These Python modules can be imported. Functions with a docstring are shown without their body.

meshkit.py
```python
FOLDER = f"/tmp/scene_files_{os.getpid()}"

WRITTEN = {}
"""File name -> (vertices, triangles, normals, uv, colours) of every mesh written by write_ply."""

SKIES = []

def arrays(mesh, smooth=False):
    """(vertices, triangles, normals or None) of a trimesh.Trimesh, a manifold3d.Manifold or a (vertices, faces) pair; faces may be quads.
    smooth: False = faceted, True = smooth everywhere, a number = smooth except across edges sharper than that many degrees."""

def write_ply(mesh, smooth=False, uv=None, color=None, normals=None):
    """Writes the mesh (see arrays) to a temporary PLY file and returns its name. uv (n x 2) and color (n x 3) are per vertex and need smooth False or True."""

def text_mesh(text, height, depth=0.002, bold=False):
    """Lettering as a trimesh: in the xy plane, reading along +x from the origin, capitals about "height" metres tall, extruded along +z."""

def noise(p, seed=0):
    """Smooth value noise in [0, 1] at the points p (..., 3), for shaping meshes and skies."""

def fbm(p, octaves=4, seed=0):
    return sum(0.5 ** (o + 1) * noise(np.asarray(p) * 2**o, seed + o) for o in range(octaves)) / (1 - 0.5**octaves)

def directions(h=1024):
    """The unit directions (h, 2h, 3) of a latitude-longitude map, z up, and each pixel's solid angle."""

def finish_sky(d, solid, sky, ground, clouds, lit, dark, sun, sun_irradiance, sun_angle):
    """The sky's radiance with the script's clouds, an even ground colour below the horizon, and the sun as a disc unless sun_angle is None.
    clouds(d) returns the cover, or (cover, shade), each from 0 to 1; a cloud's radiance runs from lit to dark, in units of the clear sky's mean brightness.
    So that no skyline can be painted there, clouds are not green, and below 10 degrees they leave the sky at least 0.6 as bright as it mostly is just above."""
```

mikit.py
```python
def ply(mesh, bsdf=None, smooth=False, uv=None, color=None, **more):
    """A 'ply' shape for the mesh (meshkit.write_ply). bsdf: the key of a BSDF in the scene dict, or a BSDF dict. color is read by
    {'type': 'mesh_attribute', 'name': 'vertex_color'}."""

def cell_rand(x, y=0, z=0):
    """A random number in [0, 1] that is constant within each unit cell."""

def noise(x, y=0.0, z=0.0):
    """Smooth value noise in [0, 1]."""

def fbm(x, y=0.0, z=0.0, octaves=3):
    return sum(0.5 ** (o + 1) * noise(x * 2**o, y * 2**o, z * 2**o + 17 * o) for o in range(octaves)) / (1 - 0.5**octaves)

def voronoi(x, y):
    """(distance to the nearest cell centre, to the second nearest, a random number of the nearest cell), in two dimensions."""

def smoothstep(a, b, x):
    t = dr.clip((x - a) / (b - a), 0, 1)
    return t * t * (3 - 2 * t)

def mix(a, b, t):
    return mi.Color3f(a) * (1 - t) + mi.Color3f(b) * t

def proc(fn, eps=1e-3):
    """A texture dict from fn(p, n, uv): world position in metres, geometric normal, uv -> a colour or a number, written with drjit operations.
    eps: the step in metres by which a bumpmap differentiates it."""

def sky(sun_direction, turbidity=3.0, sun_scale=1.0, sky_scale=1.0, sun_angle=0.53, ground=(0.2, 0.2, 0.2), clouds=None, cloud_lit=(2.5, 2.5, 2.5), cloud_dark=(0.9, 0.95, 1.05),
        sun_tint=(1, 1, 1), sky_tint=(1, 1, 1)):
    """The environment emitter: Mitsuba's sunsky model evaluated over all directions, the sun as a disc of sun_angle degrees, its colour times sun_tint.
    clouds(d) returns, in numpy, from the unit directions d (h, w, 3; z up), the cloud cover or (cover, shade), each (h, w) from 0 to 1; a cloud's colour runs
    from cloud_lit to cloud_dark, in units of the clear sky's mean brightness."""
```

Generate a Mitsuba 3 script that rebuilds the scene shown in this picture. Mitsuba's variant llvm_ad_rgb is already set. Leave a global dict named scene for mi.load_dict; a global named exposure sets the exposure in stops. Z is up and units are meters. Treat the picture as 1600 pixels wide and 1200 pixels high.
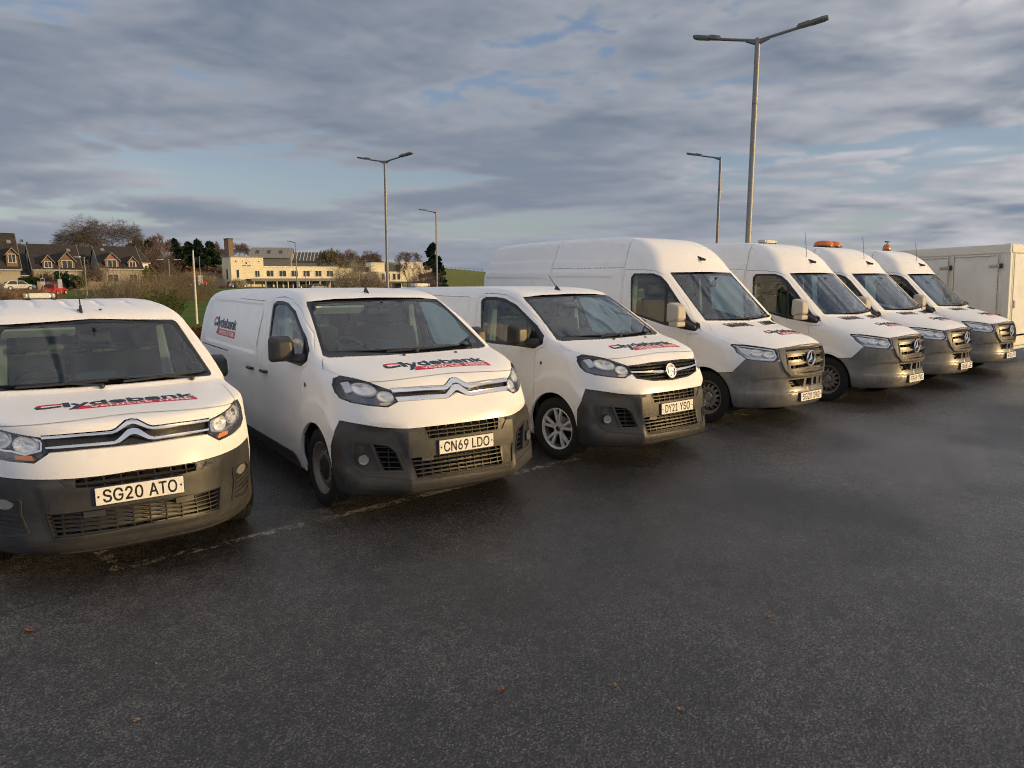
import math
import random
import numpy as np
import shapely
import trimesh
import manifold3d as m3
import drjit as dr
import mitsuba as mi
from shapely import affinity
from scipy import interpolate, ndimage
from scipy.spatial import Delaunay
import meshkit
import mikit
from mikit import proc, noise, fbm, voronoi, cell_rand, smoothstep, mix

T = mi.ScalarTransform4f
PI = math.pi
rng = np.random.default_rng(7)
scene, labels = {}, {}

# ------------------------------------------------------------------ camera, sky and sun, exposure
CAM_H, PITCH, ROLL, FOCAL = 1.9823, .146609, -.002193, 1145.58       # focal length in pixels of a 1600 wide frame
cp, sp = math.cos(PITCH), math.sin(PITCH)
fwd, upv = np.array([0, cp, -sp]), np.array([0, sp, cp])
cam_up = math.sin(ROLL)*np.array([1., 0, 0])+math.cos(ROLL)*upv
scene['camera'] = {'type': 'perspective', 'fov': 2*math.degrees(math.atan(800/FOCAL)), 'fov_axis': 'x', 'near_clip': .05, 'far_clip': 5000.,
                   'to_world': T().look_at(origin=[0, 0, CAM_H], target=[0, float(cp), float(CAM_H-sp)], up=cam_up.tolist())}
SUN_AZ, SUN_EL = math.radians(-12), math.radians(10)                 # azimuth from +x towards +y
SUN = [math.cos(SUN_EL)*math.cos(SUN_AZ), math.cos(SUN_EL)*math.sin(SUN_AZ), math.sin(SUN_EL)]

def clouds(d):
    x, y, z = d[..., 0], d[..., 1], np.maximum(d[..., 2], 0)
    az = np.degrees(np.arctan2(x, y)); el = np.degrees(np.arcsin(z))
    hz = np.maximum(np.hypot(x, y), .05)
    v = 3.1*np.log(el+4.0)                                # banks flatten towards the horizon
    def cyl(daz=0., dv=0.):
        a = np.arctan2(x, y)+math.radians(daz)
        return np.stack([4.6*np.sin(a), 4.6*np.cos(a), v+dv], -1)
    def density(p):
        w = np.stack([meshkit.fbm(p*1.1+9.1, 3, 31), meshkit.fbm(p*1.1+4.7, 3, 41), meshkit.fbm(p*1.1+2.2, 3, 51)], -1)-.5
        p = p+w*np.array([.9, .9, .45])
        return .44*meshkit.fbm(p*np.array([.62, .62, .95])+SKY_A, 3, 5)+.34*meshkit.fbm(p*np.array([1.7, 1.7, 2.3])+1.7, 4, 9)+.19*meshkit.fbm(p*np.array([5.2, 5.2, 7.4])+.3, 5, 15)
    p = cyl(); den = density(p)
    lit = (den-density(cyl(2.2, .10)))*7.0                # brighter on the side towards the sun
    away = np.abs(az+14)
    dark = 1-sstep(14, 62, np.where(az+14 < 0, away*.6, away))
    def spot(a, e, wa, we): return np.exp(-((az-a)/wa)**2-((el-e)/we)**2)
    gaps = .8*spot(-25, 6.3, 10, 1.2)+.5*spot(-12, 7.2, 7, .8)+.9*spot(34, 19.5, 7, 1.8)+.45*spot(20, 12.0, 6, 2.2)+.5*spot(4, 4.6, 9, .8)+.4*spot(28, 8.0, 9, 1.2)
    den2 = den+.015-.085*gaps+.05*dark*sstep(6, 9, el)+.018+.012*dark
    cover = sstep(.455, .525, den2)
    low = sstep(4.5, 1.0, el)
    cover = np.clip(cover*(1-.50*low)+.14+.40*low, 0, .985)
    thick = sstep(.48, .62, den2)
    shade = .25+.32*dark+.24*thick-lit*(.14+.46*(1-dark))-.16*low-.12*gaps
    shade = shade-.50*sstep(22, 65, el)-.35*sstep(55, 120, away)*sstep(40, 60, np.abs(az))
    return cover, np.clip(shade, 0, 1)
SKY_A = 41.9

def sstep(a, b, x):
    t = np.clip((x-a)/(b-a), 0, 1)
    return t*t*(3-2*t)

scene['sky'] = mikit.sky(SUN, turbidity=2.5, sun_scale=.72, sky_scale=1.0, sun_angle=.8, clouds=clouds, cloud_lit=(2.65, 2.6, 2.7), cloud_dark=(.46, .68, 1.00), sun_tint=(.92, 1, 1.12), sky_tint=(1.0, .99, 1.22), ground=(.05, .05, .05))
exposure = 2.25

# ------------------------------------------------------------------ materials
def rgb(*c): return {'type': 'rgb', 'value': list(c) if len(c) == 3 else [c[0]]*3}
def pr(key, col, rough=.5, **more):
    b = {'type': 'principled', 'base_color': col if isinstance(col, dict) else rgb(*col), 'roughness': rough}
    b.update(more); scene[key] = {'type': 'twosided', 'bsdf': b}
def metal(key, col, rough):
    scene[key] = {'type': 'twosided', 'bsdf': {'type': 'principled', 'base_color': rgb(*col), 'metallic': 1.0, 'roughness': rough}}

def paint_dirt(p, n, uv):
    g = smoothstep(.95, .25, p.z)*(.35+.9*fbm(p.x*3.1, p.y*3.1, p.z*5.3, 4))
    sp_ = smoothstep(.60, .80, fbm(p.x*9, p.y*9, p.z*7, 3))*.10
    return mix((.80, .80, .795), (.46, .43, .38), dr.clip(g*.42+sp_, 0, 1))
pr('white_paint', proc(paint_dirt), .30, specular=.5, clearcoat=.7, clearcoat_gloss=.93)
def plastic_dirt(p, n, uv):
    g = fbm(p.x*5, p.y*5, p.z*8, 4); s = smoothstep(.55, .75, fbm(p.x*31, p.y*31, p.z*23, 2))
    return mix((.027, .028, .030), (.066, .063, .057), dr.clip(.9*(g-.2)+.22*s, 0, 1))
pr('bumper_plastic', proc(plastic_dirt), .44, specular=.5)
def dusty(p, n, uv):
    g = fbm(p.x*4, p.y*4, p.z*6, 4); s = fbm(p.x*22, p.y*22, p.z*5, 3)
    return mix((.070, .071, .072), (.19, .18, .155), dr.clip(1.2*(g-.25)+.5*(s-.4), 0, 1))
pr('bumper_dusty', proc(dusty), .34, specular=.85)
pr('black_plastic', (.022, .022, .024), .45)
pr('dark_satin', (.028, .028, .028), .42)
pr('mirror_cream', (.42, .39, .33), .55)
pr('black_trim', (.012, .012, .013), .35)
pr('frit', (.012, .012, .014), .12, specular=.5)
pr('shut_line', (.03, .03, .03), .7)
pr('lamp_black', (.02, .02, .022), .15)
pr('lamp_bucket', (.16, .16, .17), .25, metallic=.6)
metal('satin', (.80, .80, .80), .25)
pr('reflector', (.90, .90, .88), .16, metallic=.5)
pr('lamp_silver', (.62, .63, .64), .22, metallic=.5)
pr('reflector_flat', (.50, .49, .45), .2, metallic=.5)
pr('amber', (.75, .22, .03), .25)
pr('amber_pale', (.72, .50, .32), .25)
pr('amber_lens', (.58, .13, .015), .18, clearcoat=.8)
metal('chrome', (.88, .87, .86), .2)
metal('dark_chrome', (.16, .16, .165), .35)
pr('alloy', (.74, .74, .74), .30, metallic=.3, specular=.6)
pr('barrel_dark', (.045, .045, .045), .5)
pr('steel_rim', (.19, .18, .165), .5, metallic=.3)
metal('dull_metal', (.42, .41, .40), .45)
pr('rubber', (.020, .020, .021), .75, specular=.25)
pr('dark_void', (.010, .010, .010), .9, specular=.1)
pr('grille_black', (.018, .018, .02), .3)
pr('headlining', (.11, .115, .115), .9)
pr('seat_cloth', (.040, .042, .046), .9)
pr('dash_plastic', (.020, .021, .023), .7, specular=.25)
pr('dark_plastic', (.030, .030, .032), .5)
pr('screen_off', (.05, .055, .06), .15)
pr('bulkhead_grey', (.16, .17, .17), .7)
pr('bulkhead_pale', (.30, .31, .30), .6)
pr('visor_cloth', (.62, .61, .52), .9)
pr('belt_grey', (.45, .44, .38), .8)
pr('pillar_trim', (.50, .49, .42), .8)
pr('plate_white', (.78, .76, .70), .35, clearcoat=.4)
pr('ink_black', (.012, .012, .013), .4)
pr('logo_navy', (.012, .016, .030), .35)
pr('logo_red', (.50, .008, .030), .35)
pr('logo_white', (.78, .78, .76), .35)
scene['screen_glass'] = {'type': 'thindielectric', 'int_ior': 1.5, 'specular_transmittance': rgb(.48, .63, .66)}
scene['side_glass'] = {'type': 'thindielectric', 'int_ior': 1.5, 'specular_transmittance': rgb(.44, .58, .61)}
scene['clear_lens'] = {'type': 'thindielectric', 'int_ior': 1.45}
scene['fog_lens'] = {'type': 'dielectric', 'int_ior': 1.4}
# ------------------------------------------------------------------ geometry helpers
def chaikin(pts, n=2):
    p = np.asarray(pts, float)
    for _ in range(n):
        q = np.roll(p, -1, 0)
        p = np.stack([.75*p+.25*q, .25*p+.75*q], 1).reshape(-1, 2)
    return p

def poly_sdf(P, poly):
    """signed distance of the points P (n, 2) to a closed polygon, negative inside"""
    a, b = poly, np.roll(poly, -1, 0)
    d2 = np.full(len(P), 1e9); w = np.zeros(len(P), bool)
    for (ax, ay), (bx, by) in zip(a, b):
        ex, ey = bx-ax, by-ay
        px, py = P[:, 0]-ax, P[:, 1]-ay
        t = np.clip((px*ex+py*ey)/(ex*ex+ey*ey+1e-12), 0, 1)
        d2 = np.minimum(d2, (px-t*ex)**2+(py-t*ey)**2)
        c = (ay > P[:, 1]) != (by > P[:, 1])
        w ^= c & (P[:, 0] < (bx-ax)*(P[:, 1]-ay)/(by-ay+1e-12)+ax)
    return np.sqrt(d2)*np.where(w, -1, 1)

def smax(a, b, k):
    h = np.maximum(k-np.abs(a-b), 0)
    return np.maximum(a, b)+h*h/(4*k)

def sstep(a, b, x):
    t = np.clip((x-a)/(b-a), 0, 1)
    return t*t*(3-2*t)

def rect_mask(x, z, x0, x1, z0, z1, e, r=.06):
    """1 inside a rounded rectangle, 0 outside, with a soft edge e"""
    cx, cz, hx, hz = (x0+x1)/2, (z0+z1)/2, abs(x1-x0)/2-r, abs(z1-z0)/2-r
    qx, qz = np.abs(x-cx)-hx, np.abs(z-cz)-hz
    d = np.hypot(np.maximum(qx, 0), np.maximum(qz, 0))+np.minimum(np.maximum(qx, qz), 0)-r
    return 1-sstep(-e, 0, d)

class Body:
    """An implicit van body: a side profile bent back in plan, met by tumbled-home sides."""
    def __init__(s, prof, bend, width, radius, extra=None, zmax=2.2):
        s.prof = chaikin(prof, 2)
        s.bend, s.width, s.radius, s.extra = bend, width, radius, extra
        s.h = .015
        lo, hi = s.prof.min(0)-.7, s.prof.max(0)+.5
        hi[0] += 1.0
        s.lo = lo
        nx, nz = np.ceil((hi-lo)/s.h).astype(int)+1
        X, Z = np.meshgrid(lo[0]+s.h*np.arange(nx), lo[1]+s.h*np.arange(nz), indexing='ij')
        g = poly_sdf(np.stack([X.ravel(), Z.ravel()], 1), s.prof).reshape(nx, nz)
        s.grid = ndimage.spline_filter(g, 3)
        s.box = [s.prof[:, 0].min()-.09, .13, s.prof[:, 1].min()-.05, s.prof[:, 1].max()+.05]
    def F(s, p):
        x, y, z = p[..., 0], np.abs(p[..., 1]), p[..., 2]
        t = sstep(-3.6, -2.2, x)
        u = np.stack([(x+s.bend(y, z)*t-.07*(y/.95)**4*(1-t)-s.lo[0])/s.h, (z-s.lo[1])/s.h])
        d1 = ndimage.map_coordinates(s.grid, u.reshape(2, -1), order=3, mode='nearest', prefilter=False).reshape(x.shape)
        f = smax(d1, y-s.width(x, z), s.radius(x, z))
        return f+s.extra(x, y, z) if s.extra else f
    def grad(s, p, e=.004):
        g = np.stack([s.F(p+e*v)-s.F(p-e*v) for v in np.eye(3)], -1)/(2*e)
        return g
    def normal(s, p, e=.004):
        g = s.grad(p, e)
        return g/(np.linalg.norm(g, axis=-1, keepdims=True)+1e-9)
    def nets(s, xs, ys, zs, level=0.):
        """surface nets on a rectilinear grid, then Newton steps onto F = level"""
        X, Y, Z = np.meshgrid(xs, ys, zs, indexing='ij')
        f = s.F(np.stack([X, Y, Z], -1))-level
        ins = f < 0
        c = [ins[i:f.shape[0]-1+i, j:f.shape[1]-1+j, k:f.shape[2]-1+k] for i in (0, 1) for j in (0, 1) for k in (0, 1)]
        cnt = np.sum(c, 0)
        act = (cnt > 0) & (cnt < 8)
        idx = np.full(act.shape, -1); idx[act] = np.arange(act.sum())
        ii, jj, kk = np.nonzero(act)
        v = np.stack([(xs[ii]+xs[ii+1])/2, (ys[jj]+ys[jj+1])/2, (zs[kk]+zs[kk+1])/2], 1)
        tri = []
        for ax in range(3):
            a = [slice(None)]*3; b = [slice(None)]*3
            a[ax], b[ax] = slice(0, -1), slice(1, None)
            s0, s1 = ins[tuple(a)], ins[tuple(b)]
            o1, o2 = (ax+1) % 3, (ax+2) % 3
            e = np.argwhere(s0 != s1)
            e = e[(e[:, o1] > 0) & (e[:, o2] > 0) & (e[:, o1] < f.shape[o1]-1) & (e[:, o2] < f.shape[o2]-1)]
            q = []
            for d1, d2 in ((1, 1), (0, 1), (0, 0), (1, 0)):
                t = e.copy(); t[:, o1] -= d1; t[:, o2] -= d2
                q.append(idx[t[:, 0], t[:, 1], t[:, 2]])
            q = np.stack(q, 1)
            fl = ~s0[e[:, 0], e[:, 1], e[:, 2]]
            q[fl] = q[fl][:, ::-1]
            tri += [q[:, [0, 1, 2]], q[:, [0, 2, 3]]]
        tri = np.vstack(tri)
        for _ in range(5):
            g = s.grad(v)
            st = (s.F(v)-level)[:, None]*g/((g*g).sum(1, keepdims=True)+1e-6)
            v -= np.clip(st, -.02, .02)
        return v, tri
    def solid(s, step=1., level=0.):
        x0, x1, z0, z1 = s.box
        n0 = int((-2.4-x0)/(.05*step))
        xs = np.concatenate([np.linspace(x0, -2.4, n0)[:-1], np.arange(-2.4, x1+.03*step, .026*step)])
        w = 1.08
        ys = np.linspace(-w, w, int(2*w/(.03*step))+1)
        zs = np.arange(z0, z1+.026*step, .026*step)
        v, t = s.nets(xs, ys, zs, level)
        m = m3.Manifold(m3.Mesh(vert_properties=v.astype(np.float32), tri_verts=t.astype(np.uint32)))
        return m
    def cast(s, uv, axis):
        """first point of the skin met from outside along an axis; uv are the two other coordinates in the order x y z"""
        uv = np.asarray(uv, float)
        n = len(uv)
        k = 'xyz'.index(axis[0]); sg = 1 if axis[1] == '+' else -1
        o = [i for i in range(3) if i != k]
        start = {'x+': .25, 'x-': s.box[0]-.2, 'y+': 1.2, 'y-': -1.2, 'z+': s.box[3]+.1, 'z-': 0}[axis]
        p = np.zeros((n, 3)); p[:, o[0]], p[:, o[1]] = uv[:, 0], uv[:, 1]
        ts = np.linspace(0, {0: 2.6, 1: 1.2, 2: 2.4}[k], 121)
        q = np.repeat(p[:, None], len(ts), 1); q[:, :, k] = start-sg*ts
        ins = s.F(q) < 0
        hit = np.where(ins.any(1), ins.argmax(1), len(ts)-1)
        lo, hi = ts[np.maximum(hit-1, 0)], ts[hit]
        for _ in range(22):
            mid = (lo+hi)/2; p[:, k] = start-sg*mid
            neg = s.F(p) < 0
            hi = np.where(neg, mid, hi); lo = np.where(neg, lo, mid)
        p[:, k] = start-sg*hi
        return p

def tri2d(poly, h, thin=False):
    """triangles of a shapely polygon with boundary and inner points about h apart"""
    V, T, at = [], [], 0
    for g in getattr(poly, 'geoms', [poly]):
        if g.is_empty or g.area < 1e-8: continue
        g = shapely.segmentize(g.simplify(1e-4), h)
        if thin:
            v, f = trimesh.creation.triangulate_polygon(g, engine='earcut')
            v = np.asarray(v)[:, :2]; f = np.asarray(f)
        else:
            b = [np.array(r.coords)[:-1] for r in [g.exterior, *g.interiors]]
            x0, y0, x1, y1 = g.bounds
            X, Y = np.meshgrid(np.arange(x0+h/2, x1, h), np.arange(y0+h/2, y1, h*.87))
            X[1::2] += h/2
            core = g.buffer(-h*.45)
            q = np.stack([X.ravel(), Y.ravel()], 1)
            q = q[shapely.contains_xy(core, q[:, 0], q[:, 1])] if not core.is_empty else q[:0]
            v = np.vstack(b+[q])
            f = Delaunay(v).simplices
            c = v[f].mean(1)
            f = f[shapely.contains_xy(g, c[:, 0], c[:, 1])]
        cr = np.cross(v[f[:, 1]]-v[f[:, 0]], v[f[:, 2]]-v[f[:, 0]])
        f = f[np.abs(cr) > 1e-10]; cr = cr[np.abs(cr) > 1e-10]
        f[cr < 0] = f[cr < 0][:, ::-1]
        V.append(v); T.append(f+at); at += len(v)
    return np.vstack(V), np.vstack(T)

def raw_ply(v, f, n, bsdf, **more):
    path = meshkit.write_ply((v, f), True if n is not None else False, normals=n)
    d = {'type': 'ply', 'filename': path, 'face_normals': n is None, 'bsdf': {'type': 'ref', 'id': bsdf}}
    d.update(more)
    return d

def outward(axis, f):
    """face order that looks along +axis for tri2d triangles in the order of Body.cast"""
    flip = {'x+': False, 'x-': True, 'y+': True, 'y-': False, 'z+': False, 'z-': True}[axis]
    return f[:, ::-1] if flip else f

class Sheet:
    """geometry laid on a body: v, f, n"""
    def __init__(s, v, f, n): s.v, s.f, s.n = v, f, n
    def ply(s, bsdf): return raw_ply(s.v, s.f, s.n, bsdf)

def join(*sh):
    at, V, Fc, N = 0, [], [], []
    for q in sh:
        V.append(q.v); N.append(q.n); Fc.append(q.f+at); at += len(q.v)
    return Sheet(np.vstack(V), np.vstack(Fc), np.vstack(N))

def patch(B, poly, axis, off=0., h=.04, thin=False):
    uv, f = tri2d(poly, h, thin)
    p = B.cast(uv, axis); n = B.normal(p)
    return Sheet(p+off*n, outward(axis, f), n)

def slab(B, poly, axis, o0, o1, h=.04, thin=True):
    """a solid plate lying on the skin between the offsets o0 < o1"""
    uv, f = tri2d(poly, h, thin)
    p = B.cast(uv, axis); n = B.normal(p)
    f = outward(axis, f)
    top, bot = p+o1*n, p+o0*n
    e = np.vstack([f[:, [0, 1]], f[:, [1, 2]], f[:, [2, 0]]])
    key = {tuple(x) for x in e}
    e = np.array([x for x in e if (x[1], x[0]) not in key])
    a, b = e[:, 0], e[:, 1]
    quad = np.stack([top[a], bot[a], bot[b], top[b]], 1)
    wn = np.cross(quad[:, 1]-quad[:, 0], quad[:, 3]-quad[:, 0])
    wn /= np.linalg.norm(wn, axis=1, keepdims=True)+1e-12
    k = np.arange(len(e))*4
    wf = np.vstack([np.stack([k, k+1, k+2], 1), np.stack([k, k+2, k+3], 1)])
    return join(Sheet(top, f, n), Sheet(bot, f[:, ::-1], -n), Sheet(quad.reshape(-1, 3), wf, np.repeat(wn, 4, 0)))

def mirror_sheet(q):
    m = np.array([1, -1, 1])
    return Sheet(q.v*m, q.f[:, ::-1], q.n*m)

def shaded(B, man, bsdf):
    """a piece cut from the shell: the skin takes the smooth normals of the body, the cut faces stay flat"""
    m = man.to_mesh()
    v, f = np.array(m.vert_properties[:, :3], float), np.array(m.tri_verts, int)
    fn = np.cross(v[f[:, 1]]-v[f[:, 0]], v[f[:, 2]]-v[f[:, 0]])
    ln = np.linalg.norm(fn, axis=1, keepdims=True); fn /= ln+1e-15
    g = B.normal(v)
    fv = np.abs(B.F(v))
    skin = (fv[f].max(1) < .004) & ((g[f].mean(1)*fn).sum(1) > .6)
    sv = np.unique(f[skin]); mp = np.full(len(v), -1); mp[sv] = np.arange(len(sv))
    rest = f[~skin]
    v2 = v[rest].reshape(-1, 3)
    V = np.vstack([v[sv], v2]); N = np.vstack([g[sv], np.repeat(fn[~skin], 3, 0)])
    Fc = np.vstack([mp[f[skin]], len(sv)+np.arange(len(v2)).reshape(-1, 3)])
    return raw_ply(V, Fc, N, bsdf)

def prism(poly, axis, a, b):
    """manifold: a polygon of the two other coordinates (order x y z) extruded along an axis from a to b"""
    out = m3.Manifold()
    for g in getattr(poly, 'geoms', [poly]):
        cs = m3.CrossSection([np.array(r.coords)[:-1].tolist() for r in [g.exterior, *g.interiors]], m3.FillRule.EvenOdd)
        e = m3.Manifold.extrude(cs, b-a)
        M = {'x': [[0, 0, 1, a], [1, 0, 0, 0], [0, 1, 0, 0]], 'y': [[1, 0, 0, 0], [0, 0, -1, b], [0, 1, 0, 0]], 'z': [[1, 0, 0, 0], [0, 1, 0, 0], [0, 0, 1, a]]}[axis]
        out = out+e.transform(np.array(M, float))
    return out

def PG(*pts): return shapely.Polygon(pts)
def rnd(poly, r): return poly.buffer(-r).buffer(2*r).buffer(-r)
def mir(poly): return affinity.scale(poly, -1, 1, origin=(0, 0))
def both(poly): return shapely.union_all([poly, mir(poly)])
def stroke(pts, w, cap='flat', join='mitre'): return shapely.LineString(pts).buffer(w/2, cap_style=cap, join_style=join)
def box2(x0, y0, x1, y1): return shapely.box(min(x0, x1), min(y0, y1), max(x0, x1), max(y0, y1))

# ------------------------------------------------------------------ the three bodies
def power(y, c, y0, n): return c*(np.minimum(y, 1.05)/y0)**n

def berlingo_body():
    prof = [(-.6, .20), (-.10, .20), (.01, .25), (.03, .33), (.0, .42), (-.012, .55), (-.02, .68), (-.05, .78), (-.09, .87), (-.125, .95), (-.15, 1.02), (-.19, 1.05), (-.40, 1.078), (-.80, 1.105),
            (-1.0, 1.125), (-1.04, 1.15), (-1.4, 1.41), (-1.70, 1.625), (-1.80, 1.678), (-2.0, 1.715), (-2.4, 1.742), (-2.9, 1.752), (-3.5, 1.742), (-4.2, 1.71), (-4.36, 1.62), (-4.40, 1.2), (-4.41, .8), (-4.40, .35), (-4.3, .25), (-3.5, .2)]
    def bend(y, z):
        lo = power(y, .33, .735, 3.2); hi = power(y, .13, .72, 2)
        t = sstep(1.02, 1.14, z)
        return lo*(1-t)+hi*t
    def width(x, z):
        return .918-.22*np.maximum((z-1.0)/.72, 0)**1.45-.05*np.maximum((.6-z)/.4, 0)**2
    def radius(x, z): return .07+.07*sstep(1.35, 1.6, z)
    def extra(x, y, z):
        yc = .50+.16*(z-.36)
        d = -.012*sstep(-.35, -.25, x)*(1-sstep(yc-.02, yc+.03, y))*sstep(.70, .68, z)*sstep(.32, .36, z)
        r = np.zeros_like(x)
        for k in range(5):
            r = np.maximum(r, np.exp(-((y-.12-.23*k)/.02)**2))
        d = d+.010*r*sstep(1.66, 1.70, z)*sstep(-2.05, -2.15, x)
        return d
    return Body(prof, bend, width, radius, extra)

def dispatch_body():
    prof = [(-.6, .21), (-.08, .21), (.02, .27), (.045, .34), (.02, .42), (-.008, .50), (-.012, .62), (-.025, .74), (-.06, .86), (-.11, .95), (-.15, 1.04), (-.19, 1.115), (-.25, 1.165), (-.45, 1.225), (-.80, 1.285),
            (-.84, 1.31), (-1.25, 1.555), (-1.62, 1.757), (-1.74, 1.798), (-2.0, 1.828), (-2.5, 1.84), (-3.5, 1.835), (-4.8, 1.80), (-5.10, 1.765), (-5.19, 1.63), (-5.23, 1.2), (-5.23, .4), (-5.12, .26), (-4.4, .22)]
    def bend(y, z):
        lo = power(y, .375, .9, 3.8); hi = power(y, .17, .835, 2)
        yb = np.minimum(y, 1.0); u = np.maximum(yb-.50, 0); fl = .034*(yb/.5)**2*(u == 0)+(u > 0)*(.034+.74*u+.55*np.maximum(yb-.80, 0)**1.6)
        t = sstep(.74, .84, z); lo = fl*(1-t)+lo*t
        t = sstep(1.17, 1.31, z)
        return lo*(1-t)+hi*t
    def width(x, z):
        return .955-.165*np.maximum((z-1.08)/.68, 0)**1.4-.04*np.maximum((.6-z)/.4, 0)**2
    def radius(x, z): return .07+.08*sstep(1.5, 1.75, z)
    def extra(x, y, z):
        s = sstep(.7, .8, y)
        d = .010*s*rect_mask(x, z, -4.86, -2.62, 1.165, 1.69, .03, .10)
        d = d+.006*s*rect_mask(x, z, -4.9, -1.3, .56, .93, .16, .12)
        r = np.hypot(x+.86, z-.42)
        d = d-.014*s*(1-sstep(.50, .575, r))*sstep(.3, .45, z)
        yc = .46+.30*(z-.40)
        d = d-.010*sstep(-.3, -.2, x)*(1-sstep(yc-.02, yc+.03, y))*sstep(.775, .755, z)*sstep(.36, .40, z)
        return d
    return Body(prof, bend, width, radius, extra)

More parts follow.
